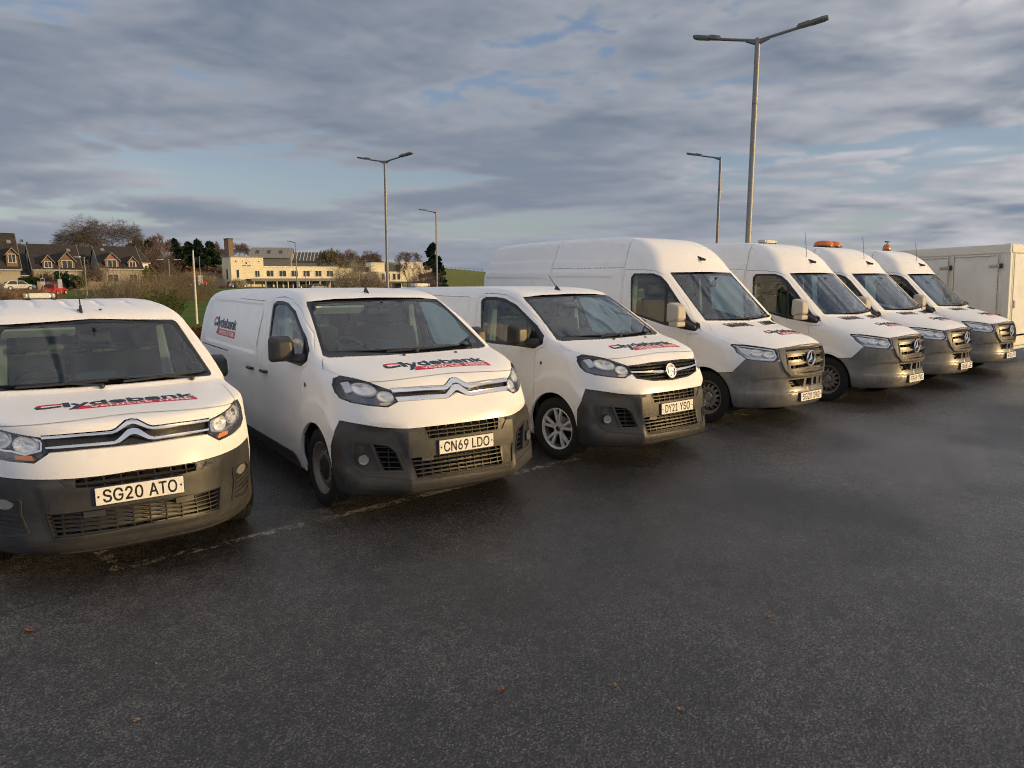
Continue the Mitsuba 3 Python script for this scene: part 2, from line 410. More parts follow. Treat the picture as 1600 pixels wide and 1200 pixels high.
def sprinter_body():
    scoop = np.array([(.90, .50), (.83, .625), (.725, .663), (.49, .68), (.0, .68), (.0, .46), (.50, .465), (.73, .468), (.86, .482)])
    prof = [(-.7, .26), (-.10, .26), (-.04, .29), (-.005, .36), (.0, .44), (-.015, .53), (-.025, .66), (-.02, .80), (-.035, .93), (-.075, 1.04), (-.12, 1.08), (-.25, 1.145), (-.6, 1.245), (-.96, 1.335),
            (-1.0, 1.365), (-1.3, 1.64), (-1.72, 2.035), (-1.80, 2.12), (-1.92, 2.28), (-2.08, 2.405), (-2.28, 2.505), (-2.55, 2.56), (-3.1, 2.585), (-4.5, 2.575), (-5.7, 2.535), (-5.97, 2.49), (-6.05, 2.3), (-6.10, 1.3), (-6.10, .5), (-6.0, .38), (-5.2, .32)]
    def bend(y, z):
        lo = power(y, .50, .95, 2.7); hi = power(y, .13, .8, 2)
        t = sstep(1.22, 1.40, z)
        return lo*(1-t)+hi*t
    def width(x, z):
        return 1.0-.07*np.maximum((z-1.2)/.85, 0)**1.6-.10*np.maximum((z-2.0)/.5, 0)**1.5-.05*np.maximum((.6-z)/.3, 0)**2
    def radius(x, z): return .08+.11*sstep(1.9, 2.3, z)
    def extra(x, y, z):
        s = sstep(.7, .8, y)
        d = .010*s*rect_mask(x, z, -5.95, -4.25, 1.15, 1.965, .03, .07)
        d = d+.010*s*rect_mask(x, z, -4.08, -2.75, 1.15, 1.985, .03, .07)
        d = d+.014*s*(sstep(2.02, 2.075, z)*sstep(-2.60, -2.70, x)+sstep(2.19, 2.25, z)*sstep(-2.35, -2.6, x))
        d = d+.008*s*rect_mask(x, z, -5.9, -1.35, .62, 1.0, .12, .1)
        f = (x > -.75) & (z < .8) & (z > .3)
        m = np.zeros_like(x)
        q = poly_sdf(np.stack([y[f], z[f]], 1), scoop)
        m[f] = (1-sstep(-.022, .008, q))*sstep(-.7, -.6, x[f])
        d = d+.014*m
        r = np.hypot(x+1.0, z-.36)
        d = d-.014*s*(1-sstep(.44, .54, r))*sstep(.3, .45, z)
        return d
    return Body(prof, bend, width, radius, extra)
# ------------------------------------------------------------------ van parts
def tube(pts, r, n=8, r1=None):
    pts = np.asarray(pts, float); m = len(pts)
    rr = np.linspace(r, r if r1 is None else r1, m)
    d = np.gradient(pts, axis=0); d /= np.linalg.norm(d, axis=1, keepdims=True)+1e-12
    ref = np.array([0, 0, 1.]) if abs(d[0, 2]) < .9 else np.array([1., 0, 0])
    a = np.cross(d, ref); a /= np.linalg.norm(a, axis=1, keepdims=True); b = np.cross(d, a)
    th = np.arange(n)*2*PI/n
    ring = np.cos(th)[None, :, None]*a[:, None]+np.sin(th)[None, :, None]*b[:, None]
    v = (pts[:, None]+ring*rr[:, None, None]).reshape(-1, 3)
    i, j = np.meshgrid(np.arange(m-1), np.arange(n), indexing='ij'); i, j = i.ravel(), j.ravel()
    k = (j+1) % n
    f = np.vstack([np.stack([i*n+j, i*n+k, (i+1)*n+k], 1), np.stack([i*n+j, (i+1)*n+k, (i+1)*n+j], 1)])
    v = np.vstack([v, pts[:1], pts[-1:]]); c0, c1 = len(v)-2, len(v)-1
    jj = np.arange(n); kk = (jj+1) % n
    f = np.vstack([f, np.stack([kk, jj, jj*0+c0], 1), np.stack([(m-1)*n+jj, (m-1)*n+kk, jj*0+c1], 1)])
    t = trimesh.Trimesh(v, f, process=False)
    if t.volume < 0: t.invert()
    return t

def rbox(sx, sy, sz, r=.02, at=(0, 0, 0), n=3):
    """a box with rounded edges: hull of eight spheres"""
    r = min(r, .49*min(sx, sy, sz))
    s = trimesh.creation.icosphere(subdivisions=1 if n < 3 else 2, radius=r).vertices
    c = np.array([[x, y, z] for x in (-1, 1) for y in (-1, 1) for z in (-1, 1)])*(np.array([sx, sy, sz])/2-r)
    h = trimesh.convex.convex_hull((s[None]+c[:, None]).reshape(-1, 3))
    h.apply_translation(at)
    return h

def hullof(*spheres):
    p = np.vstack([trimesh.creation.icosphere(subdivisions=2, radius=r).vertices+np.array(c) for c, r in spheres])
    return trimesh.convex.convex_hull(p)

def cat(*m): return trimesh.util.concatenate([x for x in m])
def moved(m, at=(0, 0, 0), rx=0, ry=0, rz=0):
    m = m.copy()
    for ang, ax in ((rx, (1, 0, 0)), (ry, (0, 1, 0)), (rz, (0, 0, 1))):
        if ang: m.apply_transform(trimesh.transformations.rotation_matrix(math.radians(ang), ax))
    m.apply_translation(at); return m
def flipy(m):
    m = m.copy(); m.vertices[:, 1] *= -1; m.invert(); return m
def lathe(prof, n=40):
    """revolve (radius, height) pairs about y; outside of the wheel at -y"""
    prof = np.asarray(prof, float); m = len(prof)
    th = np.arange(n)*2*PI/n
    v = np.stack([prof[:, None, 0]*np.cos(th), np.repeat(prof[:, 1:], n, 1), prof[:, None, 0]*np.sin(th)], -1).reshape(-1, 3)
    i, j = np.meshgrid(np.arange(m-1), np.arange(n), indexing='ij'); i, j = i.ravel(), j.ravel(); k = (j+1) % n
    f = np.vstack([np.stack([i*n+j, (i+1)*n+k, i*n+k], 1), np.stack([i*n+j, (i+1)*n+j, (i+1)*n+k], 1)])
    return trimesh.Trimesh(v, f, process=False)

def tyre_mesh(R, w, rim):
    """a tyre about y, outer side at -y, with grooved and sipped tread"""
    h = w/2
    side = [(rim, -h*.80), (rim+.01, -h*.93), (rim+.035, -h*.99), ((rim+R)/2, -h*1.02), (R-.035, -h*.97), (R-.012, -h*.86)]
    tread = []
    for a, b in ((-.82, -.50), (-.44, -.16), (-.10, .10), (.16, .44), (.50, .82)):
        tread += [(R-.009 if abs(a) < .8 else R-.004, a*h-.002), (R, a*h), (R, b*h), (R-.009, b*h+.002)]
    prof = side+tread+[(r, -y) for r, y in side[::-1]]
    t = lathe(prof, 96)
    v = t.vertices; r = np.hypot(v[:, 0], v[:, 2]); th = np.arctan2(v[:, 2], v[:, 0])
    k = (np.floor((th+PI)/(2*PI)*96+.5).astype(int)+(np.abs(v[:, 1])/w*8).astype(int)) % 4 == 0
    cut = (r > R-.004) & k & (np.abs(v[:, 1]) > h*.3)
    s = np.where(cut, (r-.006)/r, 1); v[:, 0] *= s; v[:, 2] *= s
    return t

def disc_holes(R, holes, th, dish):
    """a pressed steel wheel disc with hand holes; dish(r) gives the y of the face"""
    outer = shapely.Point(0, 0).buffer(R, 48)
    for a, r, hw, hl in holes:
        e = affinity.rotate(affinity.scale(shapely.Point(r, 0).buffer(1, 10), hl, hw, origin=(r, 0)), a, origin=(0, 0))
        outer = outer.difference(e)
    uv, f = tri2d(outer, .022)
    r = np.hypot(uv[:, 0], uv[:, 1])
    top = np.stack([uv[:, 0], dish(r), uv[:, 1]], 1); bot = top+[0, th, 0]
    e = np.vstack([f[:, [0, 1]], f[:, [1, 2]], f[:, [2, 0]]]); key = {tuple(x) for x in e}
    e = np.array([x for x in e if (x[1], x[0]) not in key]); n = len(uv)
    fs = np.vstack([f, f[:, ::-1]+n, np.stack([e[:, 1], e[:, 0], e[:, 0]+n], 1), np.stack([e[:, 1], e[:, 0]+n, e[:, 1]+n], 1)])
    t = trimesh.Trimesh(np.vstack([top, bot]), fs, process=False)
    return t

def wheel(R, w, rim, kind):
    """{'tyre', 'rim', 'hub_cap'} meshes about the wheel centre, outer face at -y"""
    h = w/2
    parts = {'tyre': (mikit.ply(tyre_mesh(R, w, rim), 'rubber', smooth=40),)}
    barrel = lathe([(rim+.008, -h*.84), (rim+.012, -h*.86), (rim+.002, -h*.90), (rim-.008, -h*.84), (rim-.014, -h*.60), (rim-.035, -h*.40), (rim-.035, h*.6), (rim-.02, h*.9)], 56)
    if kind == 'alloy':
        sp = []
        for k in range(5):
            for o in (-12, 12):
                a0, a1 = math.radians(72*k+90+o*.55), math.radians(72*k+90+o)
                q = shapely.LineString([(.055*math.cos(a0), .055*math.sin(a0)), ((rim-.012)*math.cos(a1), (rim-.012)*math.sin(a1))]).buffer(.0135, cap_style='flat')
                sp.append(q)
        g = shapely.union_all(sp+[shapely.Point(0, 0).buffer(.062)])
        uv, f = tri2d(g, .02)
        r = np.hypot(uv[:, 0], uv[:, 1])
        top = np.stack([uv[:, 0], -h*.62-.022*np.sin(np.clip(r/rim, 0, 1)*PI*.55), uv[:, 1]], 1); bot = top*[1, 1, 1]+[0, .028, 0]
        e = np.vstack([f[:, [0, 1]], f[:, [1, 2]], f[:, [2, 0]]]); key = {tuple(x) for x in e}
        e = np.array([x for x in e if (x[1], x[0]) not in key]); n = len(uv)
        disc = trimesh.Trimesh(np.vstack([top, bot]), np.vstack([f, f[:, ::-1]+n, np.stack([e[:, 1], e[:, 0], e[:, 0]+n], 1), np.stack([e[:, 1], e[:, 0]+n, e[:, 1]+n], 1)]), process=False)
        lip = lathe([(rim+.008, -h*.84), (rim+.012, -h*.86), (rim+.002, -h*.90), (rim-.010, -h*.84), (rim-.016, -h*.62)], 56)
        parts['rim'] = (mikit.ply(cat(lip, disc), 'alloy', smooth=35),); parts['rim_barrel'] = (mikit.ply(barrel, 'barrel_dark', smooth=35),)
        br = lathe([(.0, h*.05), (.12, h*.05), (.125, h*.10), (.125, h*.2), (.0, h*.2)], 40)
        parts['brake_disc'] = (mikit.ply(br, 'dull_metal', smooth=35),)
        cap = lathe([(0, -h*.80), (.024, -h*.79), (.03, -h*.74), (.032, -h*.5)], 24)
        parts['hub_cap'] = (mikit.ply(cap, 'dark_chrome', smooth=35),)
    else:
        n = 16 if kind == 'steel16' else 14
        rr = rim-.030
        def dish(r): return -h*(.30+.34*sstep(.045, .10, r)-.0*r)+.055*sstep(rr-.045, rr, r)-.0
        holes = [(360/n*k, rim*.70, .0175 if kind == 'steel16' else .016, .030 if kind == 'steel16' else .027) for k in range(n)]
        disc = disc_holes(rr, holes, .006, dish)
        parts['rim'] = (mikit.ply(cat(barrel, disc), 'steel_rim', smooth=35),)
        cr = rim*.50
        if kind == 'steel16':
            cap = lathe([(0, -h*.74), (.03, -h*.75), (.06, -h*.76), (cr*.8, -h*.74), (cr, -h*.66), (cr+.004, -h*.5)], 36)
            nuts = [moved(trimesh.creation.cylinder(.011, .012, sections=6), (cr*.66*math.cos(a), -h*.77, cr*.66*math.sin(a)), rx=90) for a in np.arange(5)*2*PI/5]
            parts['hub_cap'] = (mikit.ply(cat(cap, *nuts), 'black_plastic', smooth=35),)
        else:
            cap = lathe([(0, -h*.60), (.05, -h*.60), (.062, -h*.52), (.066, -h*.3)], 30)
            nuts = [moved(trimesh.creation.cylinder(.012, .03, sections=6), (.085*math.cos(a), -h*.66, .085*math.sin(a)), rx=90) for a in np.arange(6)*PI/3]
            parts['hub_cap'] = (mikit.ply(cat(cap, *nuts), 'dull_metal', smooth=35),)
        bk = lathe([(0, h*.25), (rr+.02, h*.25), (rr+.02, h*.3), (0, h*.3)], 30)
        parts['brake_drum'] = (mikit.ply(bk, 'dark_void', smooth=False),)
    return parts

# lettering --------------------------------------------------------
def letter_poly(text, height, width=None, bold=True):
    """the lettering as one flat shapely polygon, from the origin, scaled to a width"""
    t = meshkit.text_mesh(text, height, .002, bold)
    s = trimesh.Trimesh(t.vertices, t.faces)
    up = s.face_normals[:, 2] > .9
    top = s.triangles[up][:, :, :2]
    g = shapely.union_all([shapely.Polygon(q) for q in top]).buffer(1e-5)
    x0, y0, x1, y1 = g.bounds
    g = affinity.translate(g, -x0, 0)
    return affinity.scale(g, width/(x1-x0), 1, origin=(0, 0)) if width else g

_plates = {}
def plate_text(text):
    if text not in _plates:
        a, b = text.split(' ')
        la, lb = len(a), len(b)
        wa = .050*la+.011*(la-1); wb = .050*lb+.011*(lb-1)
        n1 = sum(c == '1' for c in a)
        ga, gb = letter_poly(a, .079, wa-.028*n1), letter_poly(b, .079, wb)
        tot = wa-.028*n1+.033+wb
        _plates[text] = shapely.union_all([affinity.translate(ga, -tot/2, -.0395), affinity.translate(gb, tot/2-wb, -.0395)])
    return _plates[text]

def logo_polys():
    """hire-firm lettering in a 1.02 x .26 frame: navy word, red band, white words (cut out of the band)"""
    w = letter_poly('ydebank', .105, .80)
    navy = affinity.translate(w, .215, .105)
    ell = box2(.168, .105, .205, .225)
    c = shapely.LineString([(.15, .135), (.06, .122), (.022, .128), (.016, .165)]).buffer(.0165, cap_style='flat', join_style='round')
    tail = PG((.232, .105), (.275, .105), (.245, .045), (.20, .022), (.19, .034), (.215, .058))
    navy = shapely.union_all([navy, ell, c, tail])
    red = shapely.LineString([(.016, .175), (.03, .20), (.08, .205), (.16, .195)]).buffer(.014, cap_style='flat', join_style='round')
    band = PG((.225, .008), (.27, .083), (1.02, .083), (1.02, .008))
    words = shapely.union_all([affinity.translate(letter_poly('VEHICLE', .044, .40), .315, .024), affinity.translate(letter_poly('HIRE', .044, .22), .765, .024)])
    navy = navy.buffer(.0022).difference(band.buffer(.006))
    return navy, shapely.union_all([red, band.difference(words)]), words

class Kit:
    """The parts of one kind of van: rows (key after the van's name, shape dict, label or None)."""
    def __init__(s): s.rows = []
    def add(s, key, shape, label=None):
        s.rows.append((key, shape, label))
    def mesh(s, key, mesh, bsdf, smooth=35, label=None):
        s.add(key, mikit.ply(mesh, bsdf, smooth=smooth), label)

def front_lamp(kit, B, poly, side, holes, deep=.055):
    """a headlamp in the skin: chrome-black bucket, bright reflectors, strip, indicator, clear lens. side -1: the van's right"""
    nm = 'headlight' if side < 0 else 'headlight_001'
    P = poly if side > 0 else mir(poly)
    rim = P.buffer(.004).difference(P.buffer(-.009))
    kit.add(nm, slab(B, rim, 'x+', -deep, -.001, .03).ply('lamp_black'))
    back = patch(B, P.buffer(.003), 'x+', -deep, .03)
    kit.add(nm+'__bucket', back.ply(holes.get('bucket', 'lamp_bucket')))
    refl, k = [], 0
    for (y, z, ry, rz, tilt) in holes['bowls']:
        e = affinity.rotate(affinity.scale(shapely.Point(0, 0).buffer(1, 12), ry, rz), tilt, origin=(0, 0))
        e = affinity.translate(e, side*y, z)
        uv, f = tri2d(e, .016)
        p = B.cast(uv, 'x+'); n = B.normal(p)
        c = B.cast([[side*y, z]], 'x+')[0]
        d = np.hypot((uv[:, 0]-side*y)/ry, (uv[:, 1]-z)/rz)
        p = p-n*(.012+.040*(1-d**2))[:, None]
        sag = np.floor(uv[:, 0]/.014)+np.floor(uv[:, 1]/.017)
        p[:, 0] += .0045*(sag % 2)
        ringp = e.buffer(.010, join_style='mitre').difference(e.buffer(-.002))
        kit.add(f'{nm}__reflector'+(f'_{k:03d}' if k else ''), join(slab(B, ringp, 'x+', -.045, -.016, .03)).ply('lamp_silver'))
        t = trimesh.Trimesh(p, outward('x+', f), process=False)
        kit.add(f'{nm}__bowl'+(f'_{k:03d}' if k else ''), mikit.ply(t, 'reflector', smooth=12))
        bulb = trimesh.creation.icosphere(2, .011); bulb.apply_translation(c+[-.026, 0, 0])
        kit.mesh(f'{nm}__bulb'+(f'_{k:03d}' if k else ''), bulb, 'satin')
        k += 1
    for j, q in enumerate(holes.get('decks', ())):
        g = shapely.Polygon([(side*a, b) for a, b in q]).intersection(P.buffer(-.008))
        kit.add(f'{nm}__deck'+(f'_{j:03d}' if j else ''), slab(B, g, 'x+', -.045, -.026, .03).ply('lamp_silver'))
    if holes.get('strip'):
        g = shapely.LineString([(side*a, b) for a, b in holes['strip']]).buffer(holes.get('strip_w', .007), cap_style='flat', join_style='round').intersection(P.buffer(-.005))
        kit.add(nm+'__light_strip', slab(B, g, 'x+', -.022, -.007, .03).ply('satin'))
    if holes.get('amber'):
        g = shapely.Polygon([(side*a, b) for a, b in holes['amber']]).intersection(P.buffer(-.008))
        kit.add(nm+'__indicator', slab(B, g, 'x+', -.04, -.010, .03).ply(holes.get('amber_mat', 'amber')))
    kit.add(nm+'__lens', patch(B, P, 'x+', -.002, .03).ply('clear_lens'))

def bars(zone, zs, ys, tz, ty):
    """a grid of louvres clipped to a zone (front view)"""
    x0, y0, x1, y1 = zone.bounds
    g = [box2(x0, z-tz/2, x1, z+tz/2) for z in zs]+[box2(y-ty/2, y0, y+ty/2, y1) for y in ys]
    return shapely.union_all(g).intersection(zone)

def bars2(zone, zs, ys, tz, ty):
    x0, y0, x1, y1 = zone.bounds
    a = shapely.union_all([box2(x0, z-tz/2, x1, z+tz/2) for z in zs]).intersection(zone)
    b = shapely.union_all([box2(y-ty/2, y0, y+ty/2, y1) for y in ys]).intersection(zone)
    return a, b

def antenna(base, lean, length):
    b = np.array(base, float)
    tip = b+np.array([-math.sin(lean), 0, math.cos(lean)])*length
    foot = hullof((b+[-.045, 0, 0], .014), (b+[.045, 0, -.004], .008), (b+[-.02, 0, .045], .009))
    return cat(foot, tube([b+[-.02, 0, .035], (b+tip)/2, tip], .006, 6, .003))

def seat(kit, nm, x, y, bsdf='seat_cloth', back=.62, zc=.70):
    base = rbox(.48, .46, .14, .05, (x, y, zc))
    bk = moved(rbox(.13, .46, back, .055), (x-.27, y, zc+.06+back/2), ry=-12)
    kit.mesh(nm, cat(base, bk, rbox(.34, .30, .22, .02, (x, y, zc-.18))), bsdf)
    hr = cat(moved(rbox(.09, .26, .18, .04), (x-.36, y, zc+.17+back), ry=-10), tube([(x-.34, y-.05, zc+back-.02), (x-.36, y-.05, zc+back+.12)], .006, 6), tube([(x-.34, y+.05, zc+back-.02), (x-.36, y+.05, zc+back+.12)], .006, 6))
    kit.mesh(nm+'__headrest', hr, bsdf)

def steering(kit, x, y, z):
    n = 30; th = np.arange(n+1)*2*PI/n; a = math.radians(62)
    ring = np.stack([x+.19*np.sin(th)*math.cos(a), y+.19*np.cos(th), z+.19*np.sin(th)*math.sin(a)], 1)
    rim = trimesh.util.concatenate([tube(ring, .014, 8)])
    hub = moved(rbox(.06, .16, .12, .025), (x+.015, y, z-.005), ry=25)
    sp = [tube([(x, y, z), (x+.18*math.sin(t)*math.cos(a), y+.18*math.cos(t), z+.18*math.sin(t)*math.sin(a))], .013, 6) for t in (.1, PI-.1, -PI/2)]
    kit.mesh('steering_wheel', cat(rim, hub, *sp), 'dark_plastic')

def wiper(B, p0, p1, arm0):
    """a blade lying on the glass from p0 to p1 (y, z front view) with its arm from arm0"""
    def on(a, b, n, off):
        uv = np.linspace(a, b, n); p = B.cast(uv, 'x+'); return p+off*B.normal(p)
    mid = (np.array(p0)+np.array(p1))/2
    return cat(tube(on(p0, p1, 12, .012), .009, 6), tube(on(arm0, mid, 8, .026), .009, 6), hullof((on(arm0, arm0, 2, .02)[0], .02)))

def build_shell(B):
    outer = B.solid()
    inner = B.solid(1.5, -.03)
    return outer, outer-inner

def lining(B, man, bsdf='headlining'):
    """the inner faces of a shell piece, 2 mm inside it, as a dark lining"""
    m = man.to_mesh()
    v, f = np.array(m.vert_properties[:, :3], float), np.array(m.tri_verts, int)
    fv = B.F(v)
    ins = (fv[f].max(1) < -.02)
    used = np.unique(f[ins]); mp = np.full(len(v), -1); mp[used] = np.arange(len(used))
    n = -B.normal(v[used])
    return raw_ply(v[used]+.004*n, mp[f[ins]], n, bsdf)

def wells(kit, centres, r, half, w=.26):
    for k, (x, z) in enumerate(centres):
        th = np.linspace(-.12*PI, 1.12*PI, 22)
        ring = np.stack([x+r*np.cos(th), 0*th, z+r*np.sin(th)], 1)
        for s in (-1, 1):
            a, b = ring.copy(), ring.copy(); a[:, 1] = s*(half-.045); b[:, 1] = s*(half-w-.06)
            v = np.vstack([a, b, [[x, s*(half-w-.06), z]]]); n = len(ring)
            i = np.arange(n-1)
            f = np.vstack([np.stack([i, i+1, i+n+1], 1), np.stack([i, i+n+1, i+n], 1), np.stack([i+n, i+n+1, i*0+2*n], 1)])
            kit.add('wheel_arch_liner'+(f'_{2*k+(s > 0):03d}' if 2*k+(s > 0) else ''), raw_ply(v, f, None, 'dark_void'))

def put_wheels(kit, parts, spots):
    for i, (x, y, z, steer) in enumerate(spots):
        nm = 'wheel' if i == 0 else f'wheel_{i:03d}'
        M = T().translate([x, y, z]).rotate([0, 0, 1], steer+(180 if y > 0 else 0)).rotate([0, 1, 0], 17*i)
        for pk, (sh,) in parts.items():
            kit.rows.append((f'{nm}__{pk}', {**sh, 'local': M}, None))

def plate_parts(kit, x, z, tilt=0):
    kit.plate = (x, z, tilt)

def mirror_housing(kit, nm, at, size, side, arm_to, shell, lean=0.):
    sx, sy, sz = size; x, y, z = at
    c = np.array(at, float)
    head = hullof((c+[-sx*.35, -sy*.38, -sz*.36], sx*.22), (c+[-sx*.35, sy*.38, -sz*.36], sx*.22), (c+[-sx*.35, -sy*.36, sz*.36], sx*.22), (c+[-sx*.35, sy*.36, sz*.36], sx*.22),
                  (c+[sx*.22, -sy*.22, -sz*.24], sx*.30), (c+[sx*.22, sy*.28, -sz*.24], sx*.30), (c+[sx*.18, -sy*.2, sz*.22], sx*.30), (c+[sx*.18, sy*.25, sz*.22], sx*.30))
    arm = hullof((c+[0, side*-sy*.3, -sz*.36], .035), (np.array(arm_to), .045))
    glass = rbox(.006, sy*.84, sz*.84, .003, c+[-sx*.585, 0, 0], 2)
    kit.mesh(nm, head, shell, 40)
    kit.mesh(nm+'__arm', arm, 'black_plastic', 40)
    kit.mesh(nm+'__mirror_glass', glass, 'chrome', 30)
# ------------------------------------------------------------------ the small and middle vans
def curve(pts, n=24):
    p = np.array(pts, float); x = np.linspace(p[0, 0], p[-1, 0], n)
    return list(zip(x, interpolate.PchipInterpolator(p[:, 0], p[:, 1])(x)))

def sym_top(pts):
    """a front-view curve given for y >= 0, mirrored to run from -y to +y"""
    c = curve(pts)
    return [(-y, z) for y, z in c[::-1]]+c[1:]

def seal_line(p): return p.buffer(.018).difference(p.buffer(-.014))

def common_cab(kit, B, shell, spec):
    """windscreen, side glass, doors, bonnet, bumper, lamps: what all three bodies share. Returns the rest of the shell."""
    W = spec['windscreen']; cuts = []
    big = lambda poly, g: poly.buffer(g)
    ws_hole = prism(W.buffer(-.006), 'x', -2.4, -.5)
    shell = shell-ws_hole
    for P in (spec['lamp'], mir(spec['lamp'])):
        shell = shell-prism(P.buffer(.003), 'x', -.95, .2)
    for P in spec['holes']:
        shell = shell-prism(P, 'x', -.75, .3)
    a0, a1 = spec['axles']; R = spec['arch']
    for x in (a0, a1):
        circ = shapely.Point(x, spec['arch_z']).buffer(R, 32).union(box2(x-R, -.2, x+R, spec['arch_z']))
        shell = shell-prism(circ, 'y', -1.3, 1.3)
    wells(kit, [(a0, spec['arch_z']), (a1, spec['arch_z'])], R+.012, spec['half'])
    # side windows, both sides
    SW = spec['side_window']
    wp = prism(SW, 'y', -1.3, 1.3)
    shell = shell-wp
    # bumper
    bz = shapely.Polygon([(-1.2, 0), (1.2, 0), (1.2, spec['bump_top'][-1][1])]+sym_top(spec['bump_top'])[::-1]+[(-1.2, spec['bump_top'][-1][1])])
    bs = spec['bump_side']
    bump = shell ^ (prism(bz, 'x', -1.4, .4) ^ prism(bs, 'y', -1.3, 1.3))
    shell = shell-(prism(bz.buffer(.004), 'x', -1.4, .4) ^ prism(bs.buffer(.004), 'y', -1.3, 1.3))
    kit.add('bumper', shaded(B, bump, spec['bumper_mat']))
    # bonnet
    top, fr = spec['bonnet_top'], shapely.Polygon(sym_top(spec['bonnet_front'])+[(1.2, spec['bonnet_front'][-1][1]), (1.2, 1.6), (-1.2, 1.6), (-1.2, spec['bonnet_front'][-1][1])])
    reg = prism(top, 'z', .8, 1.6) ^ prism(fr, 'x', -1.5, .4)
    bon = shell ^ reg
    shell = shell-(prism(top.buffer(.006), 'z', .8, 1.6) ^ prism(fr.buffer(.006), 'x', -1.5, .4))
    kit.add('bonnet', shaded(B, bon, 'white_paint'))
    line = shapely.LineString([(y, z) for y, z in sym_top(spec['bonnet_front']) if abs(y) < .80]).buffer(.016)
    kit.add('bonnet__seal', slab(B, line.difference(shapely.union_all([spec['lamp'], mir(spec['lamp'])]).buffer(.02)).difference(shapely.union_all(spec['holes']).buffer(.006)), 'x+', -.034, -.018, .04).ply('black_trim'))
    sl = shapely.union_all([shapely.LineString(g).buffer(.014) for g in spec['bonnet_lines']])
    kit.add('bonnet__seal_001', slab(B, sl, 'z+', -.034, -.018, .04).ply('black_trim'))
    # doors
    dp = spec['door']
    for s, nm in ((-1, 'driver_door'), (1, 'passenger_door')):
        pr, pb = prism(dp, 'y', *sorted((s*1.3, s*.45))), prism(dp.buffer(.006), 'y', *sorted((s*1.3, s*.45)))
        d = shell ^ pr; shell = shell-pb
        kit.add(nm, shaded(B, d, 'white_paint'))
        kit.add(nm+'__door_card', lining(B, d))
        kit.add(nm+'__seal', slab(B, seal_line(dp).difference(SW), 'y-' if s < 0 else 'y+', -.034, -.018, .05).ply('black_trim'))
        ax = 'y-' if s < 0 else 'y+'
        frit = SW.difference(spec['side_glass'])
        kit.add(nm+'__window_seal', slab(B, frit, ax, -.022, -.004, .05).ply('black_trim'))
        kit.add(nm+'__window', patch(B, spec['side_glass'].buffer(.004), ax, -.012, .06).ply('side_glass'))
        hx, hz = spec['handle']
        for q, (x, z) in enumerate([(hx, hz)]+([spec['handle2']] if spec.get('handle2') else [])):
            c = B.cast([[x, z]], ax)[0]
            cup = slab(B, affinity.scale(shapely.Point(x, z).buffer(.055, 16), 1.25, .8), ax, -.004, .002)
            g = hullof((c+[.075, s*.028, .01], .014), (c+[-.075, s*.028, .01], .014), (c+[0, s*.036, .012], .016))
            st = hullof((c+[.07, s*.0, .01], .014), (c+[.07, s*.03, .01], .014))
            owner = nm if q == 0 else ('load_door' if s < 0 else None)
            if owner:
                kit.mesh(owner+'__handle', cat(g, st), 'black_plastic', 40)
                kit.add(owner+'__handle_cup', cup.ply('white_paint'))
    # windscreen: black print border, glass
    G = spec['ws_glass']
    kit.add('windscreen__border', slab(B, W.difference(G), 'x+', -.012, -.003, .04).ply('frit'))
    kit.add('windscreen', patch(B, G.buffer(.004), 'x+', -.006, .05).ply('screen_glass'))
    return shell

def floor_and_dark(kit, B, spec):
    x0, x1, w, z = spec['floor']
    parts = [rbox(x1-x0-1.0, 2*w-.1, .06, .02, ((x0+x1)/2, 0, z+.06)), rbox(1.0, 2*(w-.31), .3, .02, (spec['axles'][0], 0, z+.26)), rbox(1.0, 2*(w-.31), .25, .02, (spec['axles'][1], 0, z+.25)),
             tube([(spec['axles'][0], -w*.82, spec['axle_z']), (spec['axles'][0], w*.82, spec['axle_z'])], .05), tube([(spec['axles'][1], -w*.82, spec['axle_z']), (spec['axles'][1], w*.82, spec['axle_z'])], .06),
             rbox(.06, 2*(w-.30), .5, .02, (spec['fire'], 0, .75))]
    kit.mesh('underbody', cat(*parts), 'dark_void', False)

